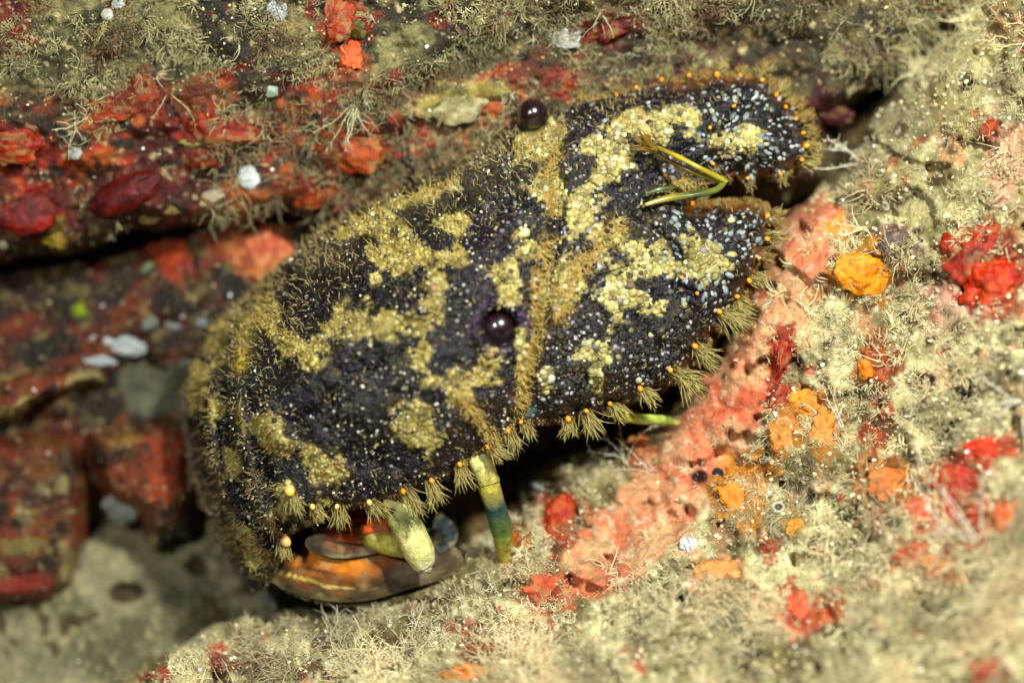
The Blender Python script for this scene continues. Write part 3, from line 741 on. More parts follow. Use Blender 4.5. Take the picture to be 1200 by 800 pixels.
def tube(path, rad, colors=None, sides=14, sub=6, flat=1.0):
    """round limb along a smooth path of (px,py,h) points"""
    p = np.array([P(*q) for q in path]); r = np.array(rad, float); k = len(p)
    t = np.linspace(0, k - 1, (k - 1) * sub + 1); i = np.clip(t.astype(int), 0, k - 2); u = (t - i)[:, None]
    g = lambda j: p[np.clip(j, 0, k - 1)]
    q = 0.5 * ((2 * g(i)) + (-g(i - 1) + g(i + 1)) * u + (2 * g(i - 1) - 5 * g(i) + 4 * g(i + 1) - g(i + 2)) * u ** 2 + (-g(i - 1) + 3 * g(i) - 3 * g(i + 1) + g(i + 2)) * u ** 3)
    rr = np.interp(t, np.arange(k), r)
    tan = np.gradient(q, axis=0); tan /= np.linalg.norm(tan, axis=1, keepdims=True) + 1e-9
    ref = np.array([0.0, 0.0, 1.0]); a = np.cross(tan, ref); a /= np.linalg.norm(a, axis=1, keepdims=True) + 1e-9; b = np.cross(tan, a)
    ang = np.arange(sides) / sides * 2 * np.pi
    v = q[:, None] + (a[:, None] * np.cos(ang)[None, :, None] + b[:, None] * np.sin(ang)[None, :, None] * flat) * rr[:, None, None]
    m = len(q)
    idx = np.arange(m * sides).reshape(m, sides); rl = np.roll(idx, -1, 1)
    f = np.stack([idx[:-1], rl[:-1], rl[1:], idx[1:]], -1).reshape(-1, 4)
    v = v.reshape(-1, 3)
    v = np.concatenate([v, q[:1], q[-1:]]); a0, a1 = m * sides, m * sides + 1
    tr = np.concatenate([np.stack([rl[0], idx[0], np.full(sides, a0)], 1), np.stack([idx[-1], rl[-1], np.full(sides, a1)], 1)])
    cc = None
    if colors is not None:
        cs = np.array([s2l(c) for c in colors]); ci = np.stack([np.interp(t, np.arange(k), cs[:, j]) for j in range(3)], 1)
        cc = np.concatenate([np.repeat(ci, sides, 0), ci[:1], ci[-1:]])
    return v, f, tr, cc

YG, TEAL, LY = (190, 176, 70), (22, 62, 66), (214, 206, 128)
LEGS = [([(448, 570, 0.9), (466, 594, 1.0), (474, 612, 1.05), (484, 630, 1.05), (492, 648, 1.0), (498, 662, 0.95)], [.17, .18, .18, .175, .175, .12], [YG, LY, (130, 136, 70), LY, LY, (226, 222, 180)]),
        ([(420, 616, 0.55), (438, 630, 0.6), (458, 638, 0.7), (476, 642, 0.8), (492, 650, 0.88)], [.10, .13, .13, .12, .1], [(110, 100, 50), (150, 136, 60), YG, (150, 140, 60), YG]),
        ([(546, 512, 1.15), (563, 540, 1.15), (572, 566, 1.05), (580, 592, 0.9), (588, 620, 0.7), (590, 642, 0.5), (592, 662, 0.35)], [.13, .14, .125, .12, .125, .10, .07], [LY, LY, YG, TEAL, (100, 120, 50), YG, (110, 110, 50)]),
        ([(700, 470, 0.7), (728, 484, 0.7), (752, 491, 0.65), (778, 492, 0.6), (796, 496, 0.55)], [.07, .08, .06, .055, .03], [YG, (190, 186, 40), (130, 140, 50), (150, 160, 60), (150, 140, 70)])]
for p_, r_, c_ in LEGS:
    lv, lf, lt, lc = tube([(a_, b_, h_ + 0.15) for a_, b_, h_ in p_], r_, c_)
    lc = lc * (0.8 + 0.35 * vnoise(lv[:, 0] * 12, lv[:, 1] * 12, lv[:, 2] * 12, 9)[:, None] * 0.6 + 0.2 * (vnoise(lv[:, 0] * 30, lv[:, 1] * 30, 0, 5) > 0.4)[:, None])
    lv = lv + 0.006 * vnoise(lv[:, 0] * 9, lv[:, 1] * 9, lv[:, 2] * 9, 3)[:, None]
    k = len(V); V = np.concatenate([V, lv]); C = np.concatenate([C, lc]); F4.append(lf + k); TR.append(lt + k)
for (cp, cr, cc_) in [([(496, 656, 1.13), (499, 663, 1.13), (503, 669, 1.05)], [.11, .08, .03], [(214, 206, 150), (226, 222, 190), (150, 120, 60)]),
                      ([(484, 655, 1.12), (490, 664, 1.15), (494, 671, 1.1)], [.07, .055, .01], [(190, 172, 90), (214, 204, 150), (120, 90, 40)]),
                      ([(571, 560, 1.22), (573, 567, 1.22)], [.129, .129], [(150, 140, 60), (150, 140, 60)])]:
    lv, lf, lt, lc = tube(cp, cr, cc_)
    k = len(V); V = np.concatenate([V, lv]); C = np.concatenate([C, lc]); F4.append(lf + k); TR.append(lt + k)
o = mesh_obj('body', V, F4 + TR, M_body, parent=lob, loc=LB, base=LB, colors=C)

# eyes: dark glossy globes on short stalks
def ball(name, px, py, h, r, mat, parent, base, squash=(1, 1, 1)):
    v = ICO3[0] * r * np.array(squash) + P(px, py, h)
    return mesh_obj(name, v, ICO3[1], mat, parent=parent, loc=tuple(P(px, py, h)), base=base)
M_eye = vmat('eye_gloss', rough=0.25, spec=0.6, nscale=6, namt=0.3, bump=0.02, color=s2l((24, 6, 10)), coat=1.0)
h1, h2 = float(lob_fun(np.array([585.]), np.array([383.]))[0]), float(lob_fun(np.array([624.]), np.array([140.]))[0])
ball('eye', 584, 383, h1 + 0.04, 0.215, M_eye, lob, LB)
ball('eye', 624, 133, h2 + 0.12, 0.175, M_eye, lob, LB)

# short bent feeler (antennule) with a brush tip
M_feel = vmat('feeler_skin', rough=0.25, spec=0.6, nscale=9, namt=0.2, bump=0.05, trans=0.25)
pieces = []
for pth, rd, cl in [([(768, 172, 1.35), (795, 184, 1.6), (822, 198, 1.65), (848, 211, 1.5)], [.035, .042, .042, .05], [(120, 100, 26), (176, 156, 30), (150, 130, 24), (176, 160, 50)]),
                    ([(766, 180, 1.3), (795, 194, 1.5), (820, 205, 1.55), (846, 213, 1.45)], [.03, .035, .035, .04], [(70, 56, 16), (90, 70, 16), (110, 90, 20), (120, 120, 40)]),
                    ([(850, 210, 1.5), (840, 222, 1.4), (815, 228, 1.3), (785, 232, 1.25), (756, 240, 1.3)], [.06, .055, .06, .06, .03], [(150, 144, 50), (110, 116, 44), (60, 72, 34), (140, 132, 44), (176, 160, 70)]),
                    ([(790, 220, 1.25), (772, 222, 1.3), (756, 228, 1.3)], [.03, .035, .02], [(60, 80, 50), (90, 110, 60), (80, 100, 60)]),
                    ([(770, 176, 1.35), (760, 168, 1.45), (754, 158, 1.5), (748, 150, 1.5)], [.05, .05, .035, .01], [(150, 120, 30), (110, 84, 22), (120, 92, 24), (140, 110, 30)]),
                    ([(768, 178, 1.35), (757, 176, 1.45), (746, 175, 1.5)], [.04, .03, .008], [(120, 92, 24), (100, 76, 20), (120, 90, 30)])]:
    pieces.append(tube(pth, [q * 0.68 for q in rd], cl, sides=8))
nb_ = 40
bd = np.array([-0.8, 0.35, 0.2]) + RNG.normal(size=(nb_, 3)) * 0.4
bps = grow(P(RNG.uniform(752, 770, nb_), RNG.uniform(160, 178, nb_), 1.42), bd, RNG.uniform(0.08, 0.2, nb_), k=5, curl=0.2)
btv, btf = strands_mesh(bps, np.tile(np.array([0.010, 0.009, 0.008, 0.006, 0.002])[None], (nb_, 1)))
pieces.append((btv, btf[0], btf[1], np.tile(s2l((130, 100, 34)), (len(btv), 1))))
vs = np.concatenate([p[0] for p in pieces]); cs = np.concatenate([p[3] for p in pieces]); off = 0; fa = []
for p in pieces: fa += [p[1] + off, p[2] + off]; off += len(p[0])
mesh_obj('antennule', vs, fa, M_feel, parent=lob, loc=tuple(P(800, 200, 1.4)), base=LB, colors=cs)

# thin walled tail fan and flaps tucked under the shell
M_fan = vmat('fan_membrane', rough=0.6, spec=0.2, nscale=4, namt=0.5, bump=0.5, coat=0.0, trans=0.0)
def flap(name, cx, cy, rx, ry, ang, h, dome, c_in, c_out, edge, wob=0.06, streak=None):
    nr_, na = 26, 72
    r = np.linspace(0, 1, nr_)[:, None]; a = np.linspace(0, 2 * np.pi, na, endpoint=False)[None]
    k = 1 + wob * np.sin(3 * a + 1) + wob * 0.5 * np.sin(5 * a)
    lx, ly = r * np.cos(a) * rx * k, r * np.sin(a) * ry * k
    c, s = math.cos(math.radians(ang)), math.sin(math.radians(ang))
    X = cx + lx * c - ly * s; Y = cy + lx * s + ly * c
    H = h + dome * (1 - r ** 2) + 0.008 * np.sin(r * 16 + 3 * fbm(X, Y, 60, 2, 473)) * r + 0 * a + 0.035 * fbm(X, Y, 18, 3, 471) - (Y - cy) * -0.004
    v = P(X, Y, H).reshape(-1, 3); vb = P(X, Y, H - 0.02).reshape(-1, 3)
    n = fbm(X, Y, 30, 3, 472)
    co = mix(s2l(c_in), s2l(c_out), smooth(0.35, 0.9, r + 0 * a + 0.3 * n)); co = mix(co, s2l(edge), smooth(0.93, 0.985, r + 0 * a))
    if streak is not None:
        for (sx, sy, srx, sry, sa, scol) in streak: co = mix(co, s2l(scol), smooth(0, 0.6, ell(X, Y, sx, sy, srx, sry, sa)))
    co = co * (1 + 0.07 * np.sin(r * 55 + 5 * fbm(X, Y, 40, 2, 474)) * smooth(0.2, 0.6, r + 0 * a) + 0.25 * fbm(X, Y, 10, 3, 475))[..., None]
    co = mix(co, s2l((120, 108, 70)), smooth(0.25, 0.6, fbm(X, Y, 12, 3, 476)) * 0.5)
    co = co.reshape(-1, 3)
    idx = np.arange(nr_ * na).reshape(nr_, na); rl = np.roll(idx, -1, 1)
    f = np.stack([idx[:-1], idx[1:], rl[1:], rl[:-1]], -1).reshape(-1, 4)
    f = f[:, ::-1]
    m = nr_ * na
    return mesh_obj(name, np.concatenate([v, vb]), [f, f[:, ::-1] + m], M_fan, parent=lob, loc=tuple(P(cx, cy, h)), base=LB, colors=np.concatenate([co, co]))
flap('tail_fan', 424, 654, 110, 50, -3, 0.42, 0.24, (116, 62, 14), (62, 50, 30), (84, 76, 46), wob=0.07,
     streak=[(380, 660, 66, 18, 8, (158, 88, 14)), (372, 668, 30, 4, 12, (60, 38, 14)), (412, 664, 26, 14, 0, (176, 98, 8)), (480, 672, 40, 16, 0, (88, 74, 60)), (352, 677, 34, 2.4, 16, (186, 160, 64)), (395, 688, 30, 2, 4, (176, 156, 84))])
flap('swimming_flap', 402, 634, 45, 20, 4, 0.68, 0.03, (112, 70, 40), (84, 74, 56), (112, 104, 78))
flap('swimming_flap', 520, 622, 16, 26, 8, 0.4, 0.10, (36, 42, 46), (60, 64, 60), (84, 88, 80))
# orange belly skin behind the flaps
flap('belly_skin', 420, 612, 50, 26, 8, 0.7, 0.15, (170, 62, 10), (120, 40, 8), (80, 30, 10))

# marginal spines, each with its fan of bristles
M_spine = vmat('spine_enamel', rough=0.2, spec=0.6, nscale=20, namt=0.15, bump=0.05, coat=0.6)
SPINES = [(612, 493, 75, 24), (594, 504, 70, 30), (572, 522, 50, 34), (538, 543, 70, 32), (505, 562, 62, 34), (473, 574, 58, 34), (433, 587, 60, 34), (396, 592, 80, 34), (340, 574, 90, 30), (367, 592, 60, 20), (333, 633, 85, 24),
          (665, 490, 80, 26), (686, 481, 60, 30), (714, 471, 50, 34), (750, 454, 40, 40), (785, 432, 32, 46), (813, 405, 30, 40), (842, 364, 34, 44), (862, 349, 40, 26), (878, 327, 20, 20), (889, 301, 10, 20), (898, 279, 0, 18),
          (899, 255, -10, 18), (812, 240, -60, 16), (817, 344, 30, 14), (800, 325, 20, 12), (681, 114, -100, 12), (723, 112, -90, 12), (747, 104, -90, 14), (776, 95, -80, 14), (808, 90, -80, 14), (841, 89, -80, 16), (868, 90, -70, 18),
          (892, 94, -50, 20), (910, 113, -40, 22), (922, 127, -30, 22), (933, 142, -20, 22), (940, 157, -10, 20), (944, 172, 0, 20), (939, 188, 20, 20), (914, 204, 60, 16), (877, 211, 80, 12), (834, 192, 60, 12), (858, 124, -60, 12),
          (832, 150, -50, 10), (779, 206, 30, 10)]
for (sx, sy, ang, ln) in SPINES:
    ln = ln * random.uniform(0.75, 1.2); ang += random.uniform(-10, 10)
    sx_, sy_ = np.array([float(sx)]), np.array([float(sy)])
    hh = float(body.sample(sx_, sy_)[0]); base_p = P(sx, sy, hh)
    a = math.radians(ang + random.uniform(-8, 8))
    out = np.array([math.cos(a), -math.sin(a), 0.25])
    nm = body.normal(sx_, sy_)[0]
    # bristle tuft
    big = ln > 18
    nb_ = 84 if big else 30
    am = np.array([a] * nb_) + RNG.normal(size=nb_) * (0.45 if big else 0.7)
    cl = RNG.integers(0, 6, nb_); am = am * 0.3 + (a + (cl - 2.5) * (0.17 if big else 0.26)) * 0.7
    d = np.stack([np.cos(am), -np.sin(am), 0.12 + 0.2 * RNG.normal(size=nb_)], 1)
    L_ = ln / 100 * RNG.uniform(0.35, 1.15, nb_) * (0.85 if big else 0.75)
    root = base_p + np.array([math.cos(a), -math.sin(a), 0]) * 0.04 + RNG.normal(size=(nb_, 3)) * np.array([0.03, 0.03, 0.02]) - nm * 0.02
    ps = grow(root, d, L_, k=5, curl=0.26, droop=np.array([0, -0.03, 0]))
    rr = np.tile(np.array([0.008, 0.0075, 0.007, 0.005, 0.002])[None], (nb_, 1)) * (1.0 if big else 0.6)
    tv, tf = strands_mesh(ps, rr)
    tc = mix(s2l((90, 74, 28)), s2l((176, 162, 96)), np.tile(np.linspace(0, 1, 5)[None, :, None], (nb_, 1, 3)).reshape(-1) * RNG.uniform(0.5, 1, nb_ * 15))
    tf_ = mesh_obj('bristle_tuft', tv, tf, M_hair, parent=lob, loc=tuple(base_p), base=LB, colors=tc)
    # spine point, a sub-part of its tuft
    cone, cf = ICO2
    axis = nm * 0.75 + out * 0.6; axis /= np.linalg.norm(axis)
    R_ = 0.032 * random.uniform(0.75, 1.05) if ln > 18 else 0.022
    if (sx, sy) in ((340, 574), (333, 633)): R_ = 0.06
    sv, sf = scatter(ICO2, (base_p + axis * 0.03 + np.array([-math.cos(a) * 0.02, math.sin(a) * 0.02, 0.04]))[None], axis[None], np.array([R_]), np.array([R_]), np.array([R_ * 1.3]))
    pal = sx < 440 and sx > 300
    sc = np.tile(s2l((206, 170, 96) if pal else (230, 138, 20)), (len(sv), 1)); up = (sv - base_p) @ axis
    sc = mix(sc, s2l((240, 180, 60)), smooth(0.07, 0.11, up)); sc = mix(sc, s2l((150, 60, 10)), smooth(0.0, -0.02, up))
    mesh_obj('spine', sv, sf, M_spine, parent=tf_, loc=tuple(base_p), base=tuple(base_p), colors=sc)

# golden fringe round the free edges of the feeler plates and on the hairy ridges
def rim_points(n, cond):
    pts = np.array(lob_poly + lob_poly[:1], float); seg = np.linalg.norm(np.diff(pts, axis=0), axis=1); cum = np.concatenate([[0], np.cumsum(seg)])
    t = RNG.random(n) * cum[-1]; x = np.interp(t, cum, pts[:, 0]); y = np.interp(t, cum, pts[:, 1])
    x2 = np.interp(t + 1, cum, pts[:, 0]); y2 = np.interp(t + 1, cum, pts[:, 1])
    k = cond(x, y); return x[k], y[k], (x2 - x)[k], (y2 - y)[k]
x, y, tx, ty = rim_points(24000, lambda x, y: (x > 640) & ((y < 260) | (x > 690)) | ((x > 325) & (y > 400) & (RNG.random(len(x)) < 0.8)) | ((x < 480) & (y < 600) & (RNG.random(len(x)) < 0.22)))
nl = np.hypot(tx, ty) + 1e-6; ox, oy = ty / nl, -tx / nl      # outline runs clockwise on screen
ins = RNG.uniform(0, 8, len(x))
xi, yi = x - ox * ins, y - oy * ins
h = body.sample(xi, yi)
ok = h > -3
xi, yi, ox, oy, h = xi[ok], yi[ok], ox[ok], oy[ok], h[ok]
n = len(xi)
d = np.stack([ox, -oy, 0.25 + 0 * ox], 1) + RNG.normal(size=(n, 3)) * 0.28
plate = smooth(780, 840, xi)
L_ = RNG.uniform(0.04, 0.12, n) * (0.55 + 0.5 * plate) * (0.75 + 0.5 * fbm(xi, yi, 22, 2, 477)) * (0.45 + 0.9 * teeth(xi, yi).clip(0, 3) / 3) * np.where((xi > 800) & (yi > 205) & (yi < 250), 0.5, 1.0)
ps = grow(P(xi, yi, h - 0.01), d, L_, k=4, curl=0.2)
rr = np.tile(np.array([0.005, 0.0045, 0.004, 0.002])[None], (n, 1))
cc = mix(mix(s2l((84, 56, 18)), s2l((160, 132, 70)), RNG.random(n)), s2l((150, 132, 78)), smooth(480, 300, xi))
curves_obj('fringe', ps, rr, cc, M_hair, parent=None).parent = lob
fr = bpy.data.objects[[o.name for o in COL.objects if o.name.startswith('fringe')][-1]]
fr.rotation_euler = (0, 0, 0); fr.location = tuple(-np.array(LB))
# fine algal fuzz and hairy ridges on the shell
n = 60000
x = RNG.uniform(205, 960, n); y = RNG.uniform(80, 700, n)
f, hz = pigment(x, y)
upz = smooth(50, -50, y - np.interp(x, [200, 330, 450, 560, 640, 700, 800], [470, 400, 290, 240, 200, 160, 110])) * smooth(860, 740, x)
tailz = smooth(360, 250, x)
segz = np.max([ridge(x, y, s, 7) for s in SEG], axis=0)
pr = np.clip(0.05 + 0.45 * upz + 0.4 * tailz + 0.30 * f * smooth(640, 480, x) + 1.3 * hz + segz * 0.7, 0, 1) * (0.35 + 0.9 * smooth(-0.3, 0.3, fbm(x, y, 28, 3, 481)))
eyed = np.minimum(np.hypot(x - 585, y - 383), np.hypot(x - 624, y - 138))
ok = (body.sample(x, y, body.d) > 1) & (RNG.random(n) < pr) & (eyed > 23)
x, y, f, hz, upz = x[ok], y[ok], f[ok], hz[ok], upz[ok]; n = len(x)
nm = body.normal(x, y)
d = nm + RNG.normal(size=(n, 3)) * 0.55 + hz[:, None] * np.array([0.6, -0.5, 0])
L_ = RNG.uniform(0.03, 0.09, n) * (1 + 0.5 * upz + 0.5 * hz)
ps = grow(P(x, y, body.sample(x, y)), d, L_, k=4, curl=0.5)
rr = np.tile(np.array([0.0042, 0.004, 0.003, 0.0015])[None], (n, 1)) * (1 + 0.0 * x)[:, None]
cc = mix(mix(s2l((92, 78, 44)), s2l((160, 142, 92)), RNG.random(n)), s2l((172, 146, 66)), np.clip(f + hz, 0, 1) * 0.7)
fz = curves_obj('algal_fuzz', ps, rr, cc, M_hair, parent=None); fz.parent = lob; fz.rotation_euler = (0, 0, 0); fz.location = tuple(-np.array(LB))
fz['kind'] = 'stuff'
# silt specks caught on the shell
n = 6500
x = RNG.uniform(205, 900, n); y = RNG.uniform(90, 700, n)
f, hz = pigment(x, y)
pr = np.clip(0.12 + 0.7 * smooth(0.1, 0.6, fbm(x, y, 40, 3, 491)) , 0, 1) * smooth(760, 560, x)
ok = (body.sample(x, y, body.d) > 3) & (RNG.random(n) < pr) & (np.hypot(x - 585, y - 383) > 26) & (np.hypot(x - 624, y - 133) > 22)
x, y = x[ok], y[ok]; n = len(x)
nm = body.normal(x, y); s_ = RNG.uniform(0.004, 0.014, n) * (1 + (RNG.random(n) > 0.96) * 0.8)
cv, cf = scatter(ICO1, P(x, y, body.sample(x, y)) + nm * 0.03, nm, s_, s_ * RNG.uniform(0.5, 1.6, n), s_, RNG.random(n) * 6)
cv += RNG.normal(size=cv.shape) * 0.003
cc = np.repeat(mix(s2l((150, 134, 96)), s2l((220, 210, 184)), RNG.random(n)), len(ICO1[0]), 0)
sp = mesh_obj('silt_speck', cv, cf, M_crumb, parent=lob, loc=LB, base=LB, colors=cc, smooth_=False); sp['kind'] = 'stuff'

# ------------------------------------------------------------------ sponges, shells and other growths, one by one
BLOBS = []
DR, RD, BR, OR, RO = (104, 14, 8), (178, 30, 14), (226, 48, 20), (236, 150, 34), (222, 84, 26)
PK = np.array([0.42, 0.40, 0.15])
def growth(name, cat, label, px, py, rx, ry, ang=0, th=0.5, cols=(DR, RD), lump=0.22, freq=1.6, seed=0, mat=None, group=None, sheets=None, lift=0.0, flat_spots=0.0, skin=True):
    """a rounded, uneven growth seated on the reef surface (px, py, radii in pixels; th = thickness / mean radius)"""
    x0, y0 = np.array([float(px)]), np.array([float(py)])
    h0 = float(topmost(x0, y0, sheets or REEF)[0][0])
    nr = reef_normal(x0, y0, 8.0)[0]; nr = nr * 0.5 + np.array([0, 0, 0.7]); nr /= np.linalg.norm(nr)
    v = ICO5[0].copy() if max(rx, ry) > 11 else ICO3[0].copy(); f = ICO5[1] if max(rx, ry) > 11 else ICO3[1]
    d = v / np.linalg.norm(v, axis=1, keepdims=True)
    nz = lambda fq, s: vnoise(d[:, 0] * fq + 7.1 * s, d[:, 1] * fq + 3.3 * s, d[:, 2] * fq + 1.7 * s, 700 + s)
    r = 1 + lump * nz(freq * 0.8, seed) * 1.2 + lump * 0.5 * nz(freq * 2.0, seed + 1) + lump * 0.2 * nz(freq * 5, seed + 2) + lump * 0.08 * nz(freq * 11, seed + 3)
    th_ = np.arctan2(d[:, 1], d[:, 0]); rag = 1 + (0.0 if mat is not None else 1.0) * lump * 0.5 * (vnoise(np.cos(th_) * 2.2 + seed, np.sin(th_) * 2.2, 0, 800 + seed) + 0.5 * vnoise(np.cos(th_) * 5 + seed, np.sin(th_) * 5, 0, 900 + seed))
    v = d * r[:, None] * np.stack([rag, rag, 0 * rag + 1], 1)
    rm = (rx + ry) / 200.0; k = (CAMD - h0) / CAMD
    c, s_ = math.cos(math.radians(-ang)), math.sin(math.radians(-ang))
    lx, ly = v[:, 0] * rx / 100 * k, v[:, 1] * ry / 100 * k
    a = np.array([1, 0, -nr[0] / nr[2]]); b = np.array([0, 1, -nr[1] / nr[2]])
    if abs(a[2]) > 0.8: a[2] = math.copysign(0.8, a[2])
    if abs(b[2]) > 0.8: b[2] = math.copysign(0.8, b[2])
    X, Y = lx * c - ly * s_, lx * s_ + ly * c
    base = P(px, py, h0 + lift - (0.16 * rm * th if mat is None else 0))
    W = base + X[:, None] * a + Y[:, None] * b + v[:, 2:3] * np.array([0, 0, rm * th * 0.7])
    t = smooth(-0.5, 0.5, nz(2.2, seed + 5) + 0.6 * nz(6, seed + 6))
    cc = mix(s2l(cols[0]), s2l(cols[1]), t) * (0.45 if mat is M_shell else 0.5) * np.array([1, 1, 1] if mat is M_shell or cols[0][0] <= 2 * cols[0][2] else [0.82, 0.85, 0.25] if cols[1][1] < 100 else [1.25, 1.1, 0.6])
    if skin:      # silt settled on it in patches
        cc = mix(cc, s2l((120, 98, 54)), smooth(0.05, 0.5, nz(3.0, seed + 8) + 0.5 * nz(9, seed + 9)) * 0.65)
    o = mesh_obj(name, W, f, mat or M_sponge, colors=cc, loc=tuple(base))
    tag(o, label, cat, group)
    BLOBS.append((px, py, rx * 0.95, ry * 0.95))
    if mat is None: PIGMENT.append((px, py, rx, ry, ang, s2l(cols[0]) * PK, s2l(cols[1]) * PK * (1.0 if cols[1][1] < 100 else 1.3), seed))
    return o

def reef_normal(px, py, e=4.0):
    H = lambda a, b: topmost(a, b, REEF)[0]
    a, b = P(px - e, py, H(px - e, py)), P(px + e, py, H(px + e, py)); c, d = P(px, py - e, H(px, py - e)), P(px, py + e, H(px, py + e))
    n = np.cross(b - a, c - d); n /= np.linalg.norm(n, axis=-1, keepdims=True) + 1e-9
    n[n[:, 2] < 0] *= -1
    return n
G = growth
gs = 'sponges on the near reef slope'; gl = 'sponges on the ledge'
# near slope
G('orange_sponge', 'sponge', 'plump bright orange ball sponge beside the pink crust, right of the feeler plates', 1012, 319, 34, 27, 5, 0.7, ((236, 140, 16), (244, 170, 50)), 0.16, 2.0, 1, group=gs, skin=False)
G('red_sponge', 'sponge', 'large dark red lobed sponge near the right frame edge, above the middle', 1152, 300, 36, 36, 0, 0.6, ((150, 24, 16), (206, 54, 40)), 0.3, 1.8, 2, group=gs)
G('red_sponge', 'sponge', 'glowing scarlet sponge lobe just under the large dark red lobed one', 1166, 334, 25, 28, 20, 0.8, ((216, 44, 22), (244, 84, 56)), 0.35, 2.2, 3, group=gs, skin=False)
G('red_sponge', 'sponge', 'small round red sponge dot alone high on the pale fuzzy slope', 1160, 151, 10, 9, 0, 0.8, ((214, 60, 34), (226, 84, 54)), 0.15, 2, 4, group=gs, skin=False)
G('orange_sponge', 'sponge', 'orange red sponge wedged in the gap between the leg and the pink bank', 656, 606, 17, 25, 22, 0.7, ((206, 52, 24), (232, 96, 50)), 0.22, 1.8, 5, group=gs, skin=False)
G('orange_sponge', 'sponge', 'soft orange sponge clump right of the pink bank with a drooping lobe', 958, 474, 27, 18, 0, 0.6, ((238, 140, 30), (244, 166, 70)), 0.3, 2.2, 6, group=gs)
G('orange_sponge', 'sponge', 'hanging pale orange sponge lobe under the soft orange clump', 968, 503, 16, 22, 10, 0.5, ((220, 140, 60), (236, 160, 90)), 0.3, 2.2, 7, group=gs)
G('orange_sponge', 'sponge', 'small peach sponge left of the soft orange clump, at the rim of the pink bank', 915, 515, 15, 15, 0, 0.5, ((226, 144, 76), (236, 160, 96)), 0.3, 2.2, 8, group=gs)
G('orange_sponge', 'sponge', 'irregular yellow orange sponge beside the small blue black bead', 882, 548, 24, 16, -20, 0.5, ((240, 150, 50), (246, 172, 80)), 0.35, 2.5, 9, group=gs)
G('orange_sponge', 'sponge', 'narrow yellow orange sponge running down below the blue black bead', 860, 585, 13, 22, -35, 0.5, ((238, 144, 44), (244, 160, 66)), 0.35, 2.5, 10, group=gs, skin=False)
G('red_sponge', 'sponge', 'rusty brown red upright sponge beside the dark hole in the upper slope', 1031, 428, 15, 25, -30, 0.6, ((168, 60, 20), (206, 84, 34)), 0.25, 2, 11, group=gs)
G('orange_sponge', 'sponge', 'tiny yellow orange sponge tip on the left of the rusty upright sponge', 1014, 432, 8, 13, -20, 0.8, ((244, 130, 30), (250, 160, 50)), 0.2, 2, 12, group=gs, skin=False)
G('red_sponge', 'sponge', 'small round brick red sponge button in the middle of the fuzzy slope', 1030, 511, 11, 9, 0, 0.7, ((190, 64, 24), (206, 84, 30)), 0.15, 2, 13, group=gs, skin=False)
G('orange_sponge', 'sponge', 'dull salmon sponge half buried in fuzz below the brick red button', 1040, 566, 24, 20, 0, 0.4, ((206, 116, 64), (222, 142, 90)), 0.25, 2, 14, group=gs)
G('red_sponge', 'sponge', 'brightest red orange sponge cushion near the right frame edge', 1163, 528, 26, 17, 0, 0.7, ((238, 50, 16), (250, 80, 36)), 0.2, 2, 15, group=gs, skin=False)
G('red_sponge', 'sponge', 'red sponge at the top of the streaked fan, upper left of it', 1122, 566, 22, 24, 25, 0.5, ((200, 34, 24), (226, 60, 44)), 0.3, 2, 16, group=gs)
G('red_sponge', 'sponge', 'long red sponge lobe forming the middle of the streaked fan', 1128, 600, 18, 32, -25, 0.5, ((204, 30, 20), (232, 66, 46)), 0.3, 2, 17, group=gs)
G('red_sponge', 'sponge', 'red sponge lobe forming the right rim of the streaked fan', 1152, 606, 16, 22, -25, 0.5, ((210, 36, 20), (236, 76, 40)), 0.3, 2, 18, group=gs)
G('orange_sponge', 'sponge', 'orange sponge knob touching the right side of the red fan', 1180, 606, 14, 18, 0, 0.6, ((238, 86, 30), (246, 112, 50)), 0.25, 2, 19, group=gs)
G('red_sponge', 'sponge', 'pinkish red sponge patch lying below the streaked fan', 1070, 652, 20, 14, -10, 0.4, ((204, 54, 40), (226, 94, 74)), 0.3, 2, 20, group=gs)
G('orange_sponge', 'sponge', 'pale orange sponge strip right of the pinkish red patch', 1108, 668, 24, 12, 25, 0.4, ((226, 132, 90), (236, 160, 116)), 0.3, 2, 21, group=gs)
G('red_sponge', 'sponge', 'blurred red orange sponge upright among whitish wisps at the bottom', 936, 712, 16, 20, -10, 0.6, ((222, 66, 40), (236, 100, 70)), 0.25, 2, 22, group=gs)
G('red_sponge', 'sponge', 'blurred coral red sponge lobe right beside the upright one at the bottom', 970, 718, 20, 11, 15, 0.5, ((214, 90, 64), (230, 120, 90)), 0.3, 2, 23, group=gs)
G('orange_sponge', 'sponge', 'amber sponge at the bottom edge below the pale wisps', 548, 790, 26, 11, 0, 0.6, ((220, 120, 16), (236, 144, 34)), 0.3, 2, 24, group=gs)
G('red_sponge', 'sponge', 'deep red sponge at the bottom edge in the right corner', 1160, 786, 18, 15, 0, 0.6, ((184, 26, 16), (214, 44, 30)), 0.25, 2, 25, group=gs)
G('red_sponge', 'sponge', 'small dark red crusty sponge under the orange smear near the bottom', 902, 640, 10, 7, 0, 0.5, ((196, 60, 30), (210, 74, 40)), 0.25, 2, 26, group=gs)
G('orange_sponge', 'sponge', 'tiny ochre sponge tuft below the white grain on the slope', 932, 618, 9, 12, 0, 0.5, ((226, 160, 60), (236, 174, 84)), 0.25, 2, 27, group=gs)
G('orange_sponge', 'sponge', 'pale apricot sponge mound in the lower middle of the slope', 842, 672, 28, 14, 0, 0.4, ((226, 150, 96), (236, 170, 120)), 0.25, 2, 28, group=gs)
G('orange_sponge', 'sponge', 'small rust orange sponge under the edge of the feeler plate', 748, 524, 16, 14, 0, 0.6, ((180, 84, 24), (206, 110, 40)), 0.25, 2, 29, group=gs)
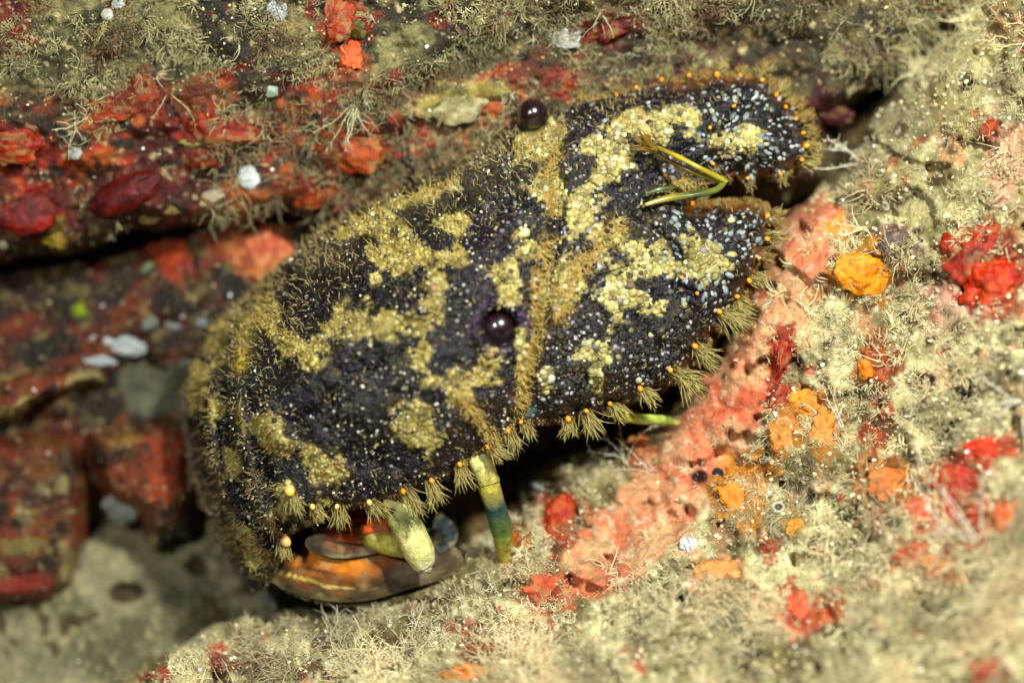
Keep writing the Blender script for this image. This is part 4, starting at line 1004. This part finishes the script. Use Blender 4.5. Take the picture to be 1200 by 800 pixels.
G('orange_sponge', 'sponge', 'small orange sponge beside the foot of the thin walking leg', 606, 634, 9, 14, 0, 0.6, ((200, 110, 20), (220, 130, 40)), 0.25, 2, 30, group=gs)
G('red_sponge', 'sponge', 'narrow crimson sponge crust on the crest of the pink bank', 918, 412, 9, 26, 10, 0.5, ((196, 34, 24), (216, 56, 40)), 0.3, 2.4, 31, group=gs)
G('red_sponge', 'sponge', 'second narrow crimson crust further down the crest of the pink bank', 912, 466, 9, 14, 25, 0.5, ((186, 40, 26), (206, 60, 40)), 0.3, 2.4, 32, group=gs)
G('red_sponge', 'sponge', 'smeared red crust sponge near the bottom beside the wisps', 640, 692, 26, 15, 0, 0.3, ((206, 84, 60), (222, 110, 84)), 0.35, 2.4, 33, group=gs)
G('red_sponge', 'sponge', 'dark red sponge crumb at the left end of the slope rim', 565, 762, 16, 9, 0, 0.4, ((150, 60, 40), (180, 80, 54)), 0.3, 2.4, 34, group=gs)
M_bead = vmat('bead_gloss', rough=0.2, spec=0.6, nscale=8, namt=0.2, bump=0.1, color=s2l((26, 32, 44)), coat=0.5)
G('bead_snail', 'snail', 'tiny round blue black snail on the pink bank', 841, 555, 7, 7, 0, 0.9, ((30, 40, 52), (36, 44, 56)), 0.08, 1.5, 35, mat=M_bead, skin=False)
G('white_shell', 'shell', 'bright white shell grain between the two orange patches', 903, 577, 7, 5, 20, 0.7, ((240, 238, 228), (250, 250, 244)), 0.2, 2, 36, mat=M_shell, skin=False)
G('white_shell', 'shell', 'white branching shell fragment below the pink bank', 809, 641, 9, 13, -30, 0.6, ((222, 218, 210), (246, 244, 238)), 0.4, 2.6, 37, mat=M_shell, skin=False)
G('white_shell', 'shell', 'small pearly shell chip in the rubble below the plate edge', 629, 571, 9, 5, 20, 0.6, ((200, 204, 206), (226, 230, 230)), 0.2, 2, 38, mat=M_shell, skin=False)
G('dark_hole_crust', 'shell', 'flat dark plum lump standing in for a dark hole and red crust on the upper slope behind the orange ball', 1056, 286, 20, 13, 0, 0.15, ((60, 24, 28), (90, 52, 44)), 0.35, 2, 39, mat=M_shell)  # flat dark lump stands in for a hole's shade and dark red crust
# worm tube: ring with an opening
def worm_tube(px, py, r, label):
    h0 = float(topmost(np.array([float(px)]), np.array([float(py)]), REEF)[0][0])
    k = 28; m = 10; a = np.linspace(0, 2 * np.pi, k, endpoint=False)[:, None]; b = np.linspace(0, 2 * np.pi, m, endpoint=False)[None]
    R_ = r / 100; q = R_ * 0.34
    base = P(px, py, h0 + 0.06)
    v = np.stack([(R_ + q * np.cos(b)) * np.cos(a), (R_ * 0.9 + q * np.cos(b)) * np.sin(a), q * 1.6 * np.sin(b) + 0 * a], -1)
    v = v.reshape(-1, 3) * (1 + 0.08 * RNG.normal(size=(k * m, 1))) + base
    idx = np.arange(k * m).reshape(k, m); ra, rb = np.roll(idx, -1, 0), np.roll(idx, -1, 1); rab = np.roll(ra, -1, 1)
    f = np.stack([idx, ra, rab, rb], -1).reshape(-1, 4)
    o = mesh_obj('worm_tube', v, f, M_shell, colors=np.tile(s2l((160, 152, 124)), (len(v), 1)), loc=tuple(base))
    tag(o, label, 'worm tube')
    c, cf = ICO2
    mesh_obj('opening', c * np.array([R_ * 0.8, R_ * 0.75, 0.02]) + base - np.array([0, 0, 0.02]), cf, M_shell, parent=o, loc=tuple(base), base=tuple(base), colors=np.tile(s2l((60, 56, 48)), (len(c), 1)))
worm_tube(912, 594, 5.5, 'pale ring shaped worm tube mouth below the white shell grain')
# ledge
G('red_sponge', 'sponge', 'smooth oval dark red sponge nearest the left frame edge under the ledge turf', 30, 249, 37, 27, 8, 0.55, ((104, 14, 10), (166, 26, 18)), 0.12, 1.3, 41, group=gl, skin=False)
G('red_sponge', 'sponge', 'long smooth maroon sponge tilted up to the right on the ledge face', 144, 228, 47, 21, -22, 0.6, ((82, 10, 12), (130, 20, 18)), 0.13, 1.2, 42, group=gl, skin=False)
G('red_sponge', 'sponge', 'orange red sponge cushion at the left frame edge above the dark oval one', 14, 174, 30, 18, -8, 0.5, ((176, 40, 10), (220, 60, 16)), 0.25, 1.8, 43, group=gl)
G('red_sponge', 'sponge', 'wide vermilion sponge crust in the middle of the red ledge face', 268, 150, 42, 18, 8, 0.45, ((150, 34, 8), (206, 56, 14)), 0.3, 1.8, 44, group=gl)
G('red_sponge', 'sponge', 'small vermilion sponge strip left of the wide middle crust', 132, 133, 22, 9, -5, 0.5, ((176, 50, 14), (206, 66, 24)), 0.25, 1.8, 45, group=gl)
G('red_sponge', 'sponge', 'dark brick sponge knob in the turf above the vermilion strip', 166, 106, 18, 18, 0, 0.5, ((130, 34, 16), (166, 56, 26)), 0.25, 1.8, 46, group=gl)
G('red_sponge', 'sponge', 'brown red sponge pad below the wide vermilion crust', 236, 186, 22, 14, 0, 0.5, ((120, 34, 10), (156, 50, 14)), 0.25, 1.8, 47, group=gl)
G('red_sponge', 'sponge', 'big soft salmon red sponge behind the lobster shoulder', 412, 172, 36, 28, 20, 0.45, ((170, 54, 34), (206, 90, 60)), 0.25, 1.8, 48, group=gl)
G('red_sponge', 'sponge', 'salmon red sponge crust left of the big shoulder sponge', 372, 224, 24, 16, -20, 0.4, ((160, 50, 30), (196, 84, 50)), 0.3, 2, 49, group=gl)
G('red_sponge', 'sponge', 'scarlet sponge in the turf near the top edge, left of the olive pebble', 396, 22, 18, 24, 20, 0.4, ((176, 50, 30), (206, 80, 50)), 0.3, 2, 50, group=gl)
G('orange_sponge', 'sponge', 'bright orange red sponge right below the olive pebble', 412, 66, 12, 15, 0, 0.6, ((214, 84, 50), (230, 110, 70)), 0.3, 2, 51, group=gl, skin=False)
G('red_sponge', 'sponge', 'red sponge button up and left of the rear eye', 592, 85, 16, 11, 0, 0.5, ((160, 50, 40), (190, 74, 60)), 0.25, 2, 52, group=gl)
G('red_sponge', 'sponge', 'brick red sponge button up and right of the rear eye', 661, 94, 15, 14, 0, 0.5, ((150, 44, 36), (184, 66, 54)), 0.25, 2, 53, group=gl)
G('red_sponge', 'sponge', 'dark crimson crust right of the spotted shell near the top', 720, 32, 34, 13, -22, 0.4, ((120, 20, 14), (150, 34, 24)), 0.3, 2, 54, group=gl)
G('red_sponge', 'sponge', 'blurry red sponge patch just left of the rear eye', 575, 122, 24, 15, 10, 0.4, ((176, 80, 56), (196, 104, 76)), 0.3, 2, 55, group=gl)
G('red_sponge', 'sponge', 'red brown crust above the wide vermilion crust, by the brownish stem', 232, 118, 14, 11, 0, 0.4, ((120, 40, 18), (150, 54, 24)), 0.3, 2, 56, group=gl)
G('orange_sponge', 'sponge', 'pinkish orange flat crust at the top edge in the right part', 1098, 8, 17, 7, 0, 0.5, ((206, 124, 96), (220, 140, 110)), 0.2, 2, 57, group=gl, skin=False)
G('plum_sponge', 'sponge', 'purplish plum crust in the dark corner right of the upper feeler plate', 972, 133, 28, 13, 12, 0.5, ((74, 20, 38), (104, 34, 50)), 0.3, 2, 58, group=gl)
G('olive_pebble', 'pebble', 'olive green rounded pebble near the top edge', 417, 30, 19, 16, 0, 0.6, ((66, 66, 14), (104, 100, 30)), 0.15, 1.5, 59, mat=M_shell)
G('spotted_shell', 'shell', 'white spotted shell standing in the turf near the top edge', 663, 43, 19, 13, 8, 0.6, ((190, 184, 164), (226, 222, 206)), 0.2, 2.2, 60, mat=M_shell, skin=False)
G('cream_sponge', 'sponge', 'cream coloured smooth sponge patch left of the rear eye', 540, 124, 33, 20, -12, 0.35, ((196, 180, 120), (222, 210, 160)), 0.2, 1.5, 61, group=gl)
G('white_barnacle', 'barnacle', 'chalk white round barnacle on the red ledge face', 292, 208, 14, 14, 0, 0.6, ((214, 222, 218), (236, 240, 234)), 0.08, 1.5, 62, mat=M_shell, skin=False)
G('white_barnacle', 'barnacle', 'white bead barnacle in the brown fuzz above the maroon sponge', 88, 179, 9, 9, 0, 0.8, ((222, 226, 216), (240, 240, 232)), 0.08, 1.5, 63, mat=M_shell, skin=False)
G('white_barnacle', 'barnacle', 'white bead barnacle at the top left edge of the frame', 126, 17, 8, 7, 0, 0.8, ((222, 220, 196), (240, 236, 214)), 0.1, 1.5, 64, mat=M_shell, skin=False)
G('white_barnacle', 'barnacle', 'bluish white barnacle right on the top edge, above the bead', 139, 5, 9, 7, 0, 0.8, ((200, 208, 206), (222, 226, 222)), 0.1, 1.5, 65, mat=M_shell, skin=False)
G('white_barnacle', 'barnacle', 'milky white barnacle in the turf near the top, left of the scarlet sponge', 325, 12, 11, 12, 0, 0.7, ((200, 204, 206), (230, 232, 232)), 0.2, 1.5, 66, mat=M_shell, skin=False)
G('white_barnacle', 'barnacle', 'faint grey white barnacle on the turf rim above the wide vermilion crust', 318, 107, 9, 7, 0, 0.7, ((160, 186, 156), (190, 206, 180)), 0.15, 1.5, 67, mat=M_shell, skin=False)
G('white_barnacle', 'barnacle', 'blinding white grain at the left frame edge where the ledge ends', 4, 284, 6, 9, 10, 0.8, ((240, 236, 180), (250, 246, 220)), 0.2, 1.5, 68, mat=M_shell, skin=False)
G('bryozoan_disc', 'bryozoan', 'largest tan oval bryozoan disc below the barnacle', 203, 243, 17, 8, -8, 0.35, ((150, 116, 60), (176, 144, 84)), 0.08, 1.5, 69, mat=M_shell, skin=False, group='tan bryozoan discs')
G('bryozoan_disc', 'bryozoan', 'smaller tan oval disc left of the largest disc, at the ledge rim', 176, 256, 14, 6, -8, 0.35, ((150, 120, 66), (170, 140, 84)), 0.08, 1.5, 70, mat=M_shell, skin=False, group='tan bryozoan discs')
G('bryozoan_disc', 'bryozoan', 'pale dented disc between the largest tan disc and the barnacle', 250, 229, 14, 7, -10, 0.4, ((176, 158, 120), (200, 184, 146)), 0.15, 1.5, 71, mat=M_shell, skin=False, group='tan bryozoan discs')
G('yellow_crust', 'bryozoan', 'yellow green crust strip left end over the red sponge pad', 232, 166, 20, 5, -8, 0.4, ((140, 130, 50), (176, 166, 84)), 0.25, 2, 72, mat=M_shell, skin=False)
G('yellow_crust', 'bryozoan', 'pale green crust strip right end beside the vermilion crust', 274, 169, 15, 4, 3, 0.4, ((150, 156, 90), (176, 176, 110)), 0.25, 2, 73, mat=M_shell, skin=False)
G('ochre_sponge', 'sponge', 'ochre brown knob at the ledge rim near the left', 62, 277, 13, 14, 0, 0.6, ((130, 110, 30), (164, 140, 60)), 0.25, 2, 74, group=gl)
# recess wall
G('orange_sponge', 'sponge', 'vivid orange ball sponge alone on the dark recess wall', 202, 306, 17, 13, 10, 0.7, ((206, 60, 16), (236, 96, 40)), 0.18, 2, 81, skin=False, group='growths in the recess')
G('pink_crust', 'sponge', 'soft pink crust at the edge of the recess beside the lobster', 312, 298, 30, 24, 20, 0.3, ((190, 84, 60), (220, 140, 116)), 0.2, 1.6, 82, skin=False, group='growths in the recess')
G('white_flake', 'bryozoan', 'larger crumpled white flake on the recess wall', 138, 402, 27, 12, 8, 0.35, ((190, 198, 198), (224, 228, 224)), 0.3, 2.4, 83, mat=M_shell, skin=False, group='pale flakes in the recess')
G('white_flake', 'bryozoan', 'smaller white flake below left of the crumpled one', 114, 422, 18, 6, 8, 0.35, ((170, 184, 184), (206, 212, 206)), 0.3, 2.2, 84, mat=M_shell, skin=False, group='pale flakes in the recess')
G('white_flake', 'bryozoan', 'round grey flake left of the oval one beside the lobster tail', 174, 378, 10, 9, 0, 0.35, ((120, 126, 110), (150, 156, 140)), 0.15, 2, 85, mat=M_shell, skin=False, group='pale flakes in the recess')
G('white_flake', 'bryozoan', 'oval ring like grey flake between the round flake and the lobster', 203, 380, 11, 7, 0, 0.35, ((140, 140, 134), (166, 166, 160)), 0.15, 2, 86, mat=M_shell, skin=False, group='pale flakes in the recess')
G('white_flake', 'bryozoan', 'grey flake half hidden behind the hairy tail edge', 238, 376, 10, 7, -20, 0.35, ((130, 134, 134), (160, 164, 164)), 0.15, 2, 87, mat=M_shell, skin=False, group='pale flakes in the recess')
G('white_flake', 'bryozoan', 'pale smear of crust under the tail edge beside the grey hollow', 222, 424, 13, 6, -14, 0.35, ((130, 130, 120), (156, 156, 146)), 0.2, 2, 88, mat=M_shell, skin=False, group='pale flakes in the recess')
G('white_flake', 'bryozoan', 'chalk white patch on the rust red hanging rock', 145, 592, 23, 17, -25, 0.25, ((176, 180, 166), (206, 208, 192)), 0.35, 2.4, 89, mat=M_shell, skin=False, group='pale flakes in the recess')
G('green_speck', 'sponge', 'tiny lime green speck on the dark recess wall', 94, 363, 4, 3, 0, 0.8, ((150, 180, 20), (170, 200, 40)), 0.1, 2, 90, skin=False)
G('grey_barnacle', 'barnacle', 'small grey green barnacle in the recess left of the orange ball', 174, 314, 8, 8, 0, 0.5, ((130, 134, 90), (150, 150, 110)), 0.2, 2, 91, mat=M_shell, skin=False)

# branching hydroid sprigs one can tell apart
def sprig(px, py, ang, ln, nbr, label, col=(214, 208, 186), w=0.011, spread=0.5, lift=0.35):
    h0 = float(topmost(np.array([float(px)]), np.array([float(py)]), REEF)[0][0])
    h0 = max(h0, -1.2)
    base = P(px, py, h0 - 0.03)
    a = math.radians(ang); out = np.array([math.cos(a), -math.sin(a), lift])
    n = nbr; d = np.tile(out, (n, 1)) + RNG.normal(size=(n, 3)) * spread * 0.6
    L_ = ln / 100 * RNG.uniform(0.6, 1.1, n)
    ps = grow(np.tile(base, (n, 1)) + RNG.normal(size=(n, 3)) * 0.02, d, L_, k=9, curl=0.28)
    side, sl = [], []
    for i in range(n):
        for j in range(2, 9):
            for q in range(2):
                side.append(ps[i, j]); sl.append(ps[i, j] - ps[i, j - 1])
    side = np.array(side); sl = np.array(sl); sl /= np.linalg.norm(sl, axis=1, keepdims=True)
    tw = grow(side, sl + RNG.normal(size=sl.shape) * 0.7, RNG.uniform(0.03, 0.09, len(side)), k=4, curl=0.3)
    v1, f1 = strands_mesh(ps, np.tile(np.linspace(w, w * 0.4, 9)[None], (n, 1)))
    v2, f2 = strands_mesh(tw, np.tile(np.linspace(w * 0.5, w * 0.25, 4)[None], (len(side), 1)))
    o = mesh_obj('hydroid_sprig', np.concatenate([v1, v2]), f1 + [q + len(v1) for q in f2], M_hair, loc=tuple(base), colors=np.tile(s2l(col), (len(v1) + len(v2), 1)))
    tag(o, label, 'hydroid', 'hydroid sprigs one can tell apart')
sprig(1006, 190, 205, 55, 5, 'white feathery hydroid sprig reaching left past the tip of the upper feeler plate')
sprig(770, 556, 205, 75, 4, 'thin white hydroid strands stretching left over the rubble below the plate edge', w=0.007)
sprig(735, 548, 280, 60, 4, 'fine white hydroid rising under the small rust orange sponge', w=0.006)
sprig(1200, 470, 170, 60, 4, 'whitish tentacled hydroid reaching in from the right frame edge', w=0.009)
sprig(322, 712, 250, 42, 6, 'grey white branching sprig growing below the lobster tail fan', col=(190, 186, 164))
sprig(498, 690, 225, 60, 3, 'single pale thread like hydroid below the stubby yellow leg', w=0.006)
sprig(1150, 640, 230, 110, 5, 'long white curving hydroid crossing the red streaked fan', w=0.012)
sprig(870, 520, 80, 60, 4, 'pale curved hydroid stalks left of the soft orange clump', w=0.009)
sprig(990, 520, 250, 80, 4, 'long pale hydroid stalks beside the hanging orange lobe', w=0.01)
sprig(200, 110, 75, 60, 2, 'brownish beaded hydroid stem hanging on the red ledge face', col=(150, 130, 84), w=0.012)
sprig(420, 118, 110, 60, 8, 'drooping pale hydroid bunch at the middle of the ledge rim', col=(180, 172, 132), w=0.008)
sprig(110, 60, 300, 50, 7, 'twiggy yellowish hydroid bush near the top left of the ledge', col=(170, 160, 100), w=0.008)

spread_pigment(SHEETS)

# ------------------------------------------------------------------ turf, wisps and crumbs
def in_blobs(px, py):
    k = np.zeros(len(px))
    for (bx, by, rx, ry) in BLOBS: k = np.maximum(k, smooth(0.2, 0.6, ell(px, py, bx, by, rx, ry) + 0.35 * fbm(px, py, 16, 2, 699)))
    return k
def bushes(n, xr, yr, sheet, prob, nper, length, width, pal, spread=0.9, k=6, curl=0.5, lift=0.6, droop=None):
    px = RNG.uniform(*xr, n); py = RNG.uniform(*yr, n)
    h, who = topmost(px, py, REEF)
    ok = (who == REEF.index(sheet)) & (RNG.random(n) < prob(px, py) * (1 - 0.86 * in_blobs(px, py)))
    px, py = px[ok], py[ok]
    nr = reef_normal(px, py)
    L0 = length[0] + (length[1] - length[0]) * RNG.random(len(px)) ** 2
    tone = RNG.random(len(px))
    px, py, L0, tone = (np.repeat(q, nper) for q in (px, py, L0, tone)); nr = np.repeat(nr, nper, 0)
    m = len(px)
    rx, ry = px + RNG.normal(size=m) * L0 * 10, py + RNG.normal(size=m) * L0 * 10
    h, who = topmost(rx, ry, REEF)
    ok = h > -5
    root = P(rx, ry, h - 0.02)
    d = nr + RNG.normal(size=(m, 3)) * spread + np.array([0, 0, lift])
    ps = grow(root, d, L0 * RNG.uniform(0.5, 1.1, m), k=k, curl=curl, droop=droop)
    w = width[0] + (width[1] - width[0]) * RNG.random(m)
    rr = w[:, None] * np.linspace(1, 0.35, k)[None]
    cc = mix(s2l(pal[0]), s2l(pal[1]), np.clip(tone * 0.6 + RNG.random(m) * 0.4, 0, 1))
    wn = smooth(0.15, 0.5, fbm(px, py, 42, 4, 691))
    if sheet == 'slope': cc = mix(cc, s2l((196, 134, 96)) * (0.6 + 0.8 * RNG.random(m))[:, None], wn * 0.2)
    if sheet == 'ledge': cc = mix(cc, s2l((110, 74, 50)) * (0.5 + RNG.random(m))[:, None], wn * 0.7)
    cc = cc * (0.85 + 0.45 * np.clip(fbm(px, py, 55, 3, 690), -0.8, 0.6))[:, None]
    return ps[ok], rr[ok], cc[ok]
def join(*parts):
    return tuple(np.concatenate([p[i] for p in parts]) for i in range(3))

# ledge
top_f = lambda x, y: smooth(40, -30, y - band_line(x) + fbm(x, y, 34, 3, 601) * 40)
led1 = bushes(34000, (-160, 1180), (-140, 330), 'ledge', lambda x, y: (0.10 + 0.9 * top_f(x, y) + 0.3 * smooth(380, 480, x)) * smooth(-0.12, 0.35, fbm(x, y, 46, 3, 602)), 7, (0.05, 0.20), (0.003, 0.0065), ((106, 98, 60), (192, 182, 132)))
led2 = bushes(900, (-160, 1180), (-140, 300), 'ledge', lambda x, y: (0.1 + 0.8 * top_f(x, y)) * smooth(-0.1, 0.4, fbm(x, y, 60, 3, 603)), 8, (0.18, 0.42), (0.004, 0.008), ((120, 112, 76), (204, 196, 156)), curl=0.9, k=6, droop=np.array([0, -0.06, 0]))
led3 = bushes(500, (250, 620), (120, 290), 'ledge', lambda x, y: 0.8 + 0 * x, 7, (0.15, 0.42), (0.004, 0.008), ((110, 100, 66), (176, 166, 120)), curl=0.9, k=6)
rimx = lambda x, y: smooth(110, 40, y) * np.exp(-(polydist(x, y, [(960, 225), (988, 165), (1003, 120), (1060, 70), (1110, 20), (1180, -50)], closed=False) / 22) ** 2)
led4 = bushes(5000, (930, 1220), (-80, 240), 'ledge', rimx, 7, (0.15, 0.45), (0.003, 0.008), ((106, 98, 60), (192, 182, 132)), curl=0.6)
led5 = bushes(6000, (930, 1260), (-80, 260), 'slope', rimx, 7, (0.15, 0.4), (0.003, 0.008), ((160, 150, 100), (226, 216, 166)), curl=0.6)
o = curves_obj('algal_turf', *join(led1, led2, led3, led4, led5), M_hair)
tag(o, 'grey green filament turf hanging off the top of the rock ledge', 'algal turf', kind='stuff')
# slope
pk = lambda x, y: smooth(0.0, 0.4, pink_zone(x, y))
sl1 = bushes(90000, (200, 1330), (-60, 920), 'slope', lambda x, y: (0.75 - 0.68 * pk(x, y)) * (0.05 + 1.0 * smooth(-0.25, 0.3, fbm(x, y, 36, 4, 611))), 7, (0.04, 0.15), (0.0024, 0.0052), ((172, 160, 110), (234, 224, 178)))
sl2 = bushes(3600, (200, 1330), (560, 920), 'slope', lambda x, y: smooth(60, 160, y - np.interp(x, [200, 400, 600, 800, 1300], [690, 650, 600, 560, 460])) * smooth(-0.3, 0.4, fbm(x, y, 60, 3, 612)), 8, (0.2, 0.5), (0.004, 0.009), ((176, 160, 114), (230, 216, 172)), curl=0.55, k=6, spread=0.7)
sl3 = bushes(700, (820, 1300), (20, 700), 'slope', lambda x, y: smooth(40, 120, x - 0.3 * (400 - y) - 820) * smooth(0.0, 0.4, fbm(x, y, 60, 3, 613)), 8, (0.2, 0.45), (0.005, 0.009), ((180, 160, 110), (228, 212, 164)), curl=0.7, k=6)
sl4 = bushes(420, (290, 640), (600, 760), 'slope', lambda x, y: 0.7 + 0 * x, 7, (0.1, 0.3), (0.004, 0.009), ((170, 158, 110), (226, 218, 186)), curl=0.7, k=6)
o = curves_obj('hydroid_turf', *join(sl1, sl2, sl3, sl4), M_hair)
tag(o, 'pale beige hydroid fuzz covering the near reef slope', 'hydroid turf', kind='stuff')
# sparse fuzz in the recess
wl = bushes(900, (-60, 460), (280, 720), 'wall', lambda x, y: 0.45 * smooth(0.0, 0.4, fbm(x, y, 60, 3, 621)), 6, (0.06, 0.2), (0.004, 0.008), ((80, 74, 50), (150, 140, 104)))
o = curves_obj('recess_fuzz', *wl, M_hair)
tag(o, 'thin grey fuzz scattered over the dark recess wall', 'algal fuzz', kind='stuff')

# crumbs of shell grit and silt
def crumbs(n, xr, yr, prob, size, pal, name, label, cat, bright=0.04, only=None):
    px = RNG.uniform(*xr, n); py = RNG.uniform(*yr, n)
    h, who = topmost(px, py, REEF)
    ok = (h > -5) & (RNG.random(n) < prob(px, py) * (1 - in_blobs(px, py)))
    if only is not None: ok &= np.isin(who, [REEF.index(q) for q in only])
    px, py, h = px[ok], py[ok], h[ok]; m = len(px)
    nr = reef_normal(px, py); s_ = size[0] + (size[1] - size[0]) * RNG.random(m) ** 4
    v, f = scatter(ICO1, P(px, py, h) + nr * (s_ * 0.5)[:, None], nr, s_, s_ * RNG.uniform(0.5, 1.5, m), s_ * RNG.uniform(0.5, 1.1, m), RNG.random(m) * 6)
    v += RNG.normal(size=v.shape) * np.repeat(s_, len(ICO1[0]))[:, None] * 0.22
    t = RNG.random(m); c = mix(s2l(pal[0]), s2l(pal[1]), t); c = mix(c, s2l((236, 232, 220)), RNG.random(m) < bright)
    o = mesh_obj(name, v, f, M_crumb, colors=np.repeat(c, len(ICO1[0]), 0), smooth_=False)
    tag(o, label, cat, kind='stuff')
crumbs(30000, (180, 1330), (-60, 900), lambda x, y: 0.9 - 0.78 * pk(x, y), (0.004, 0.026), ((150, 130, 84), (226, 212, 168)), 'shell_grit', 'pale shell grit and silt crumbs on the near reef slope', 'shell grit', only=['slope'])
crumbs(16000, (-120, 1150), (-100, 330), lambda x, y: 0.15 + 0.6 * top_f(x, y), (0.004, 0.022), ((84, 74, 46), (184, 170, 120)), 'ledge_grit', 'brown and pale grit lodged in the turf of the ledge', 'grit', bright=0.03, only=['ledge'])
crumbs(9000, (-80, 460), (280, 800), lambda x, y: 0.35 + 0 * x, (0.005, 0.022), ((90, 70, 40), (160, 146, 104)), 'recess_grit', 'dull grit sprinkled over the shaded recess and sand', 'grit', bright=0.03)

# soft hairs along the rim of the folded tail fan
n = 2600
a_ = RNG.uniform(0.05, math.pi - 0.0, n)
fx, fy = 424 + 109 * np.cos(a_), 654 + 49 * np.sin(a_)
d = np.stack([0.5 * np.cos(a_), -0.8 * np.sin(a_) - 0.2, 0.5 + 0 * a_], 1) + RNG.normal(size=(n, 3)) * 0.4
ps = grow(P(fx, fy, 0.42 - 0.02 * RNG.random(n)), d, RNG.uniform(0.03, 0.11, n), k=4, curl=0.4)
fh = curves_obj('fan_hair', ps, np.tile(np.array([0.004, 0.004, 0.003, 0.0015])[None], (n, 1)), mix(s2l((96, 86, 48)), s2l((166, 152, 100)), RNG.random(n)), M_hair)
fh.parent = lob; fh.rotation_euler = (0, 0, 0); fh.location = tuple(-np.array(LB)); fh['kind'] = 'stuff'
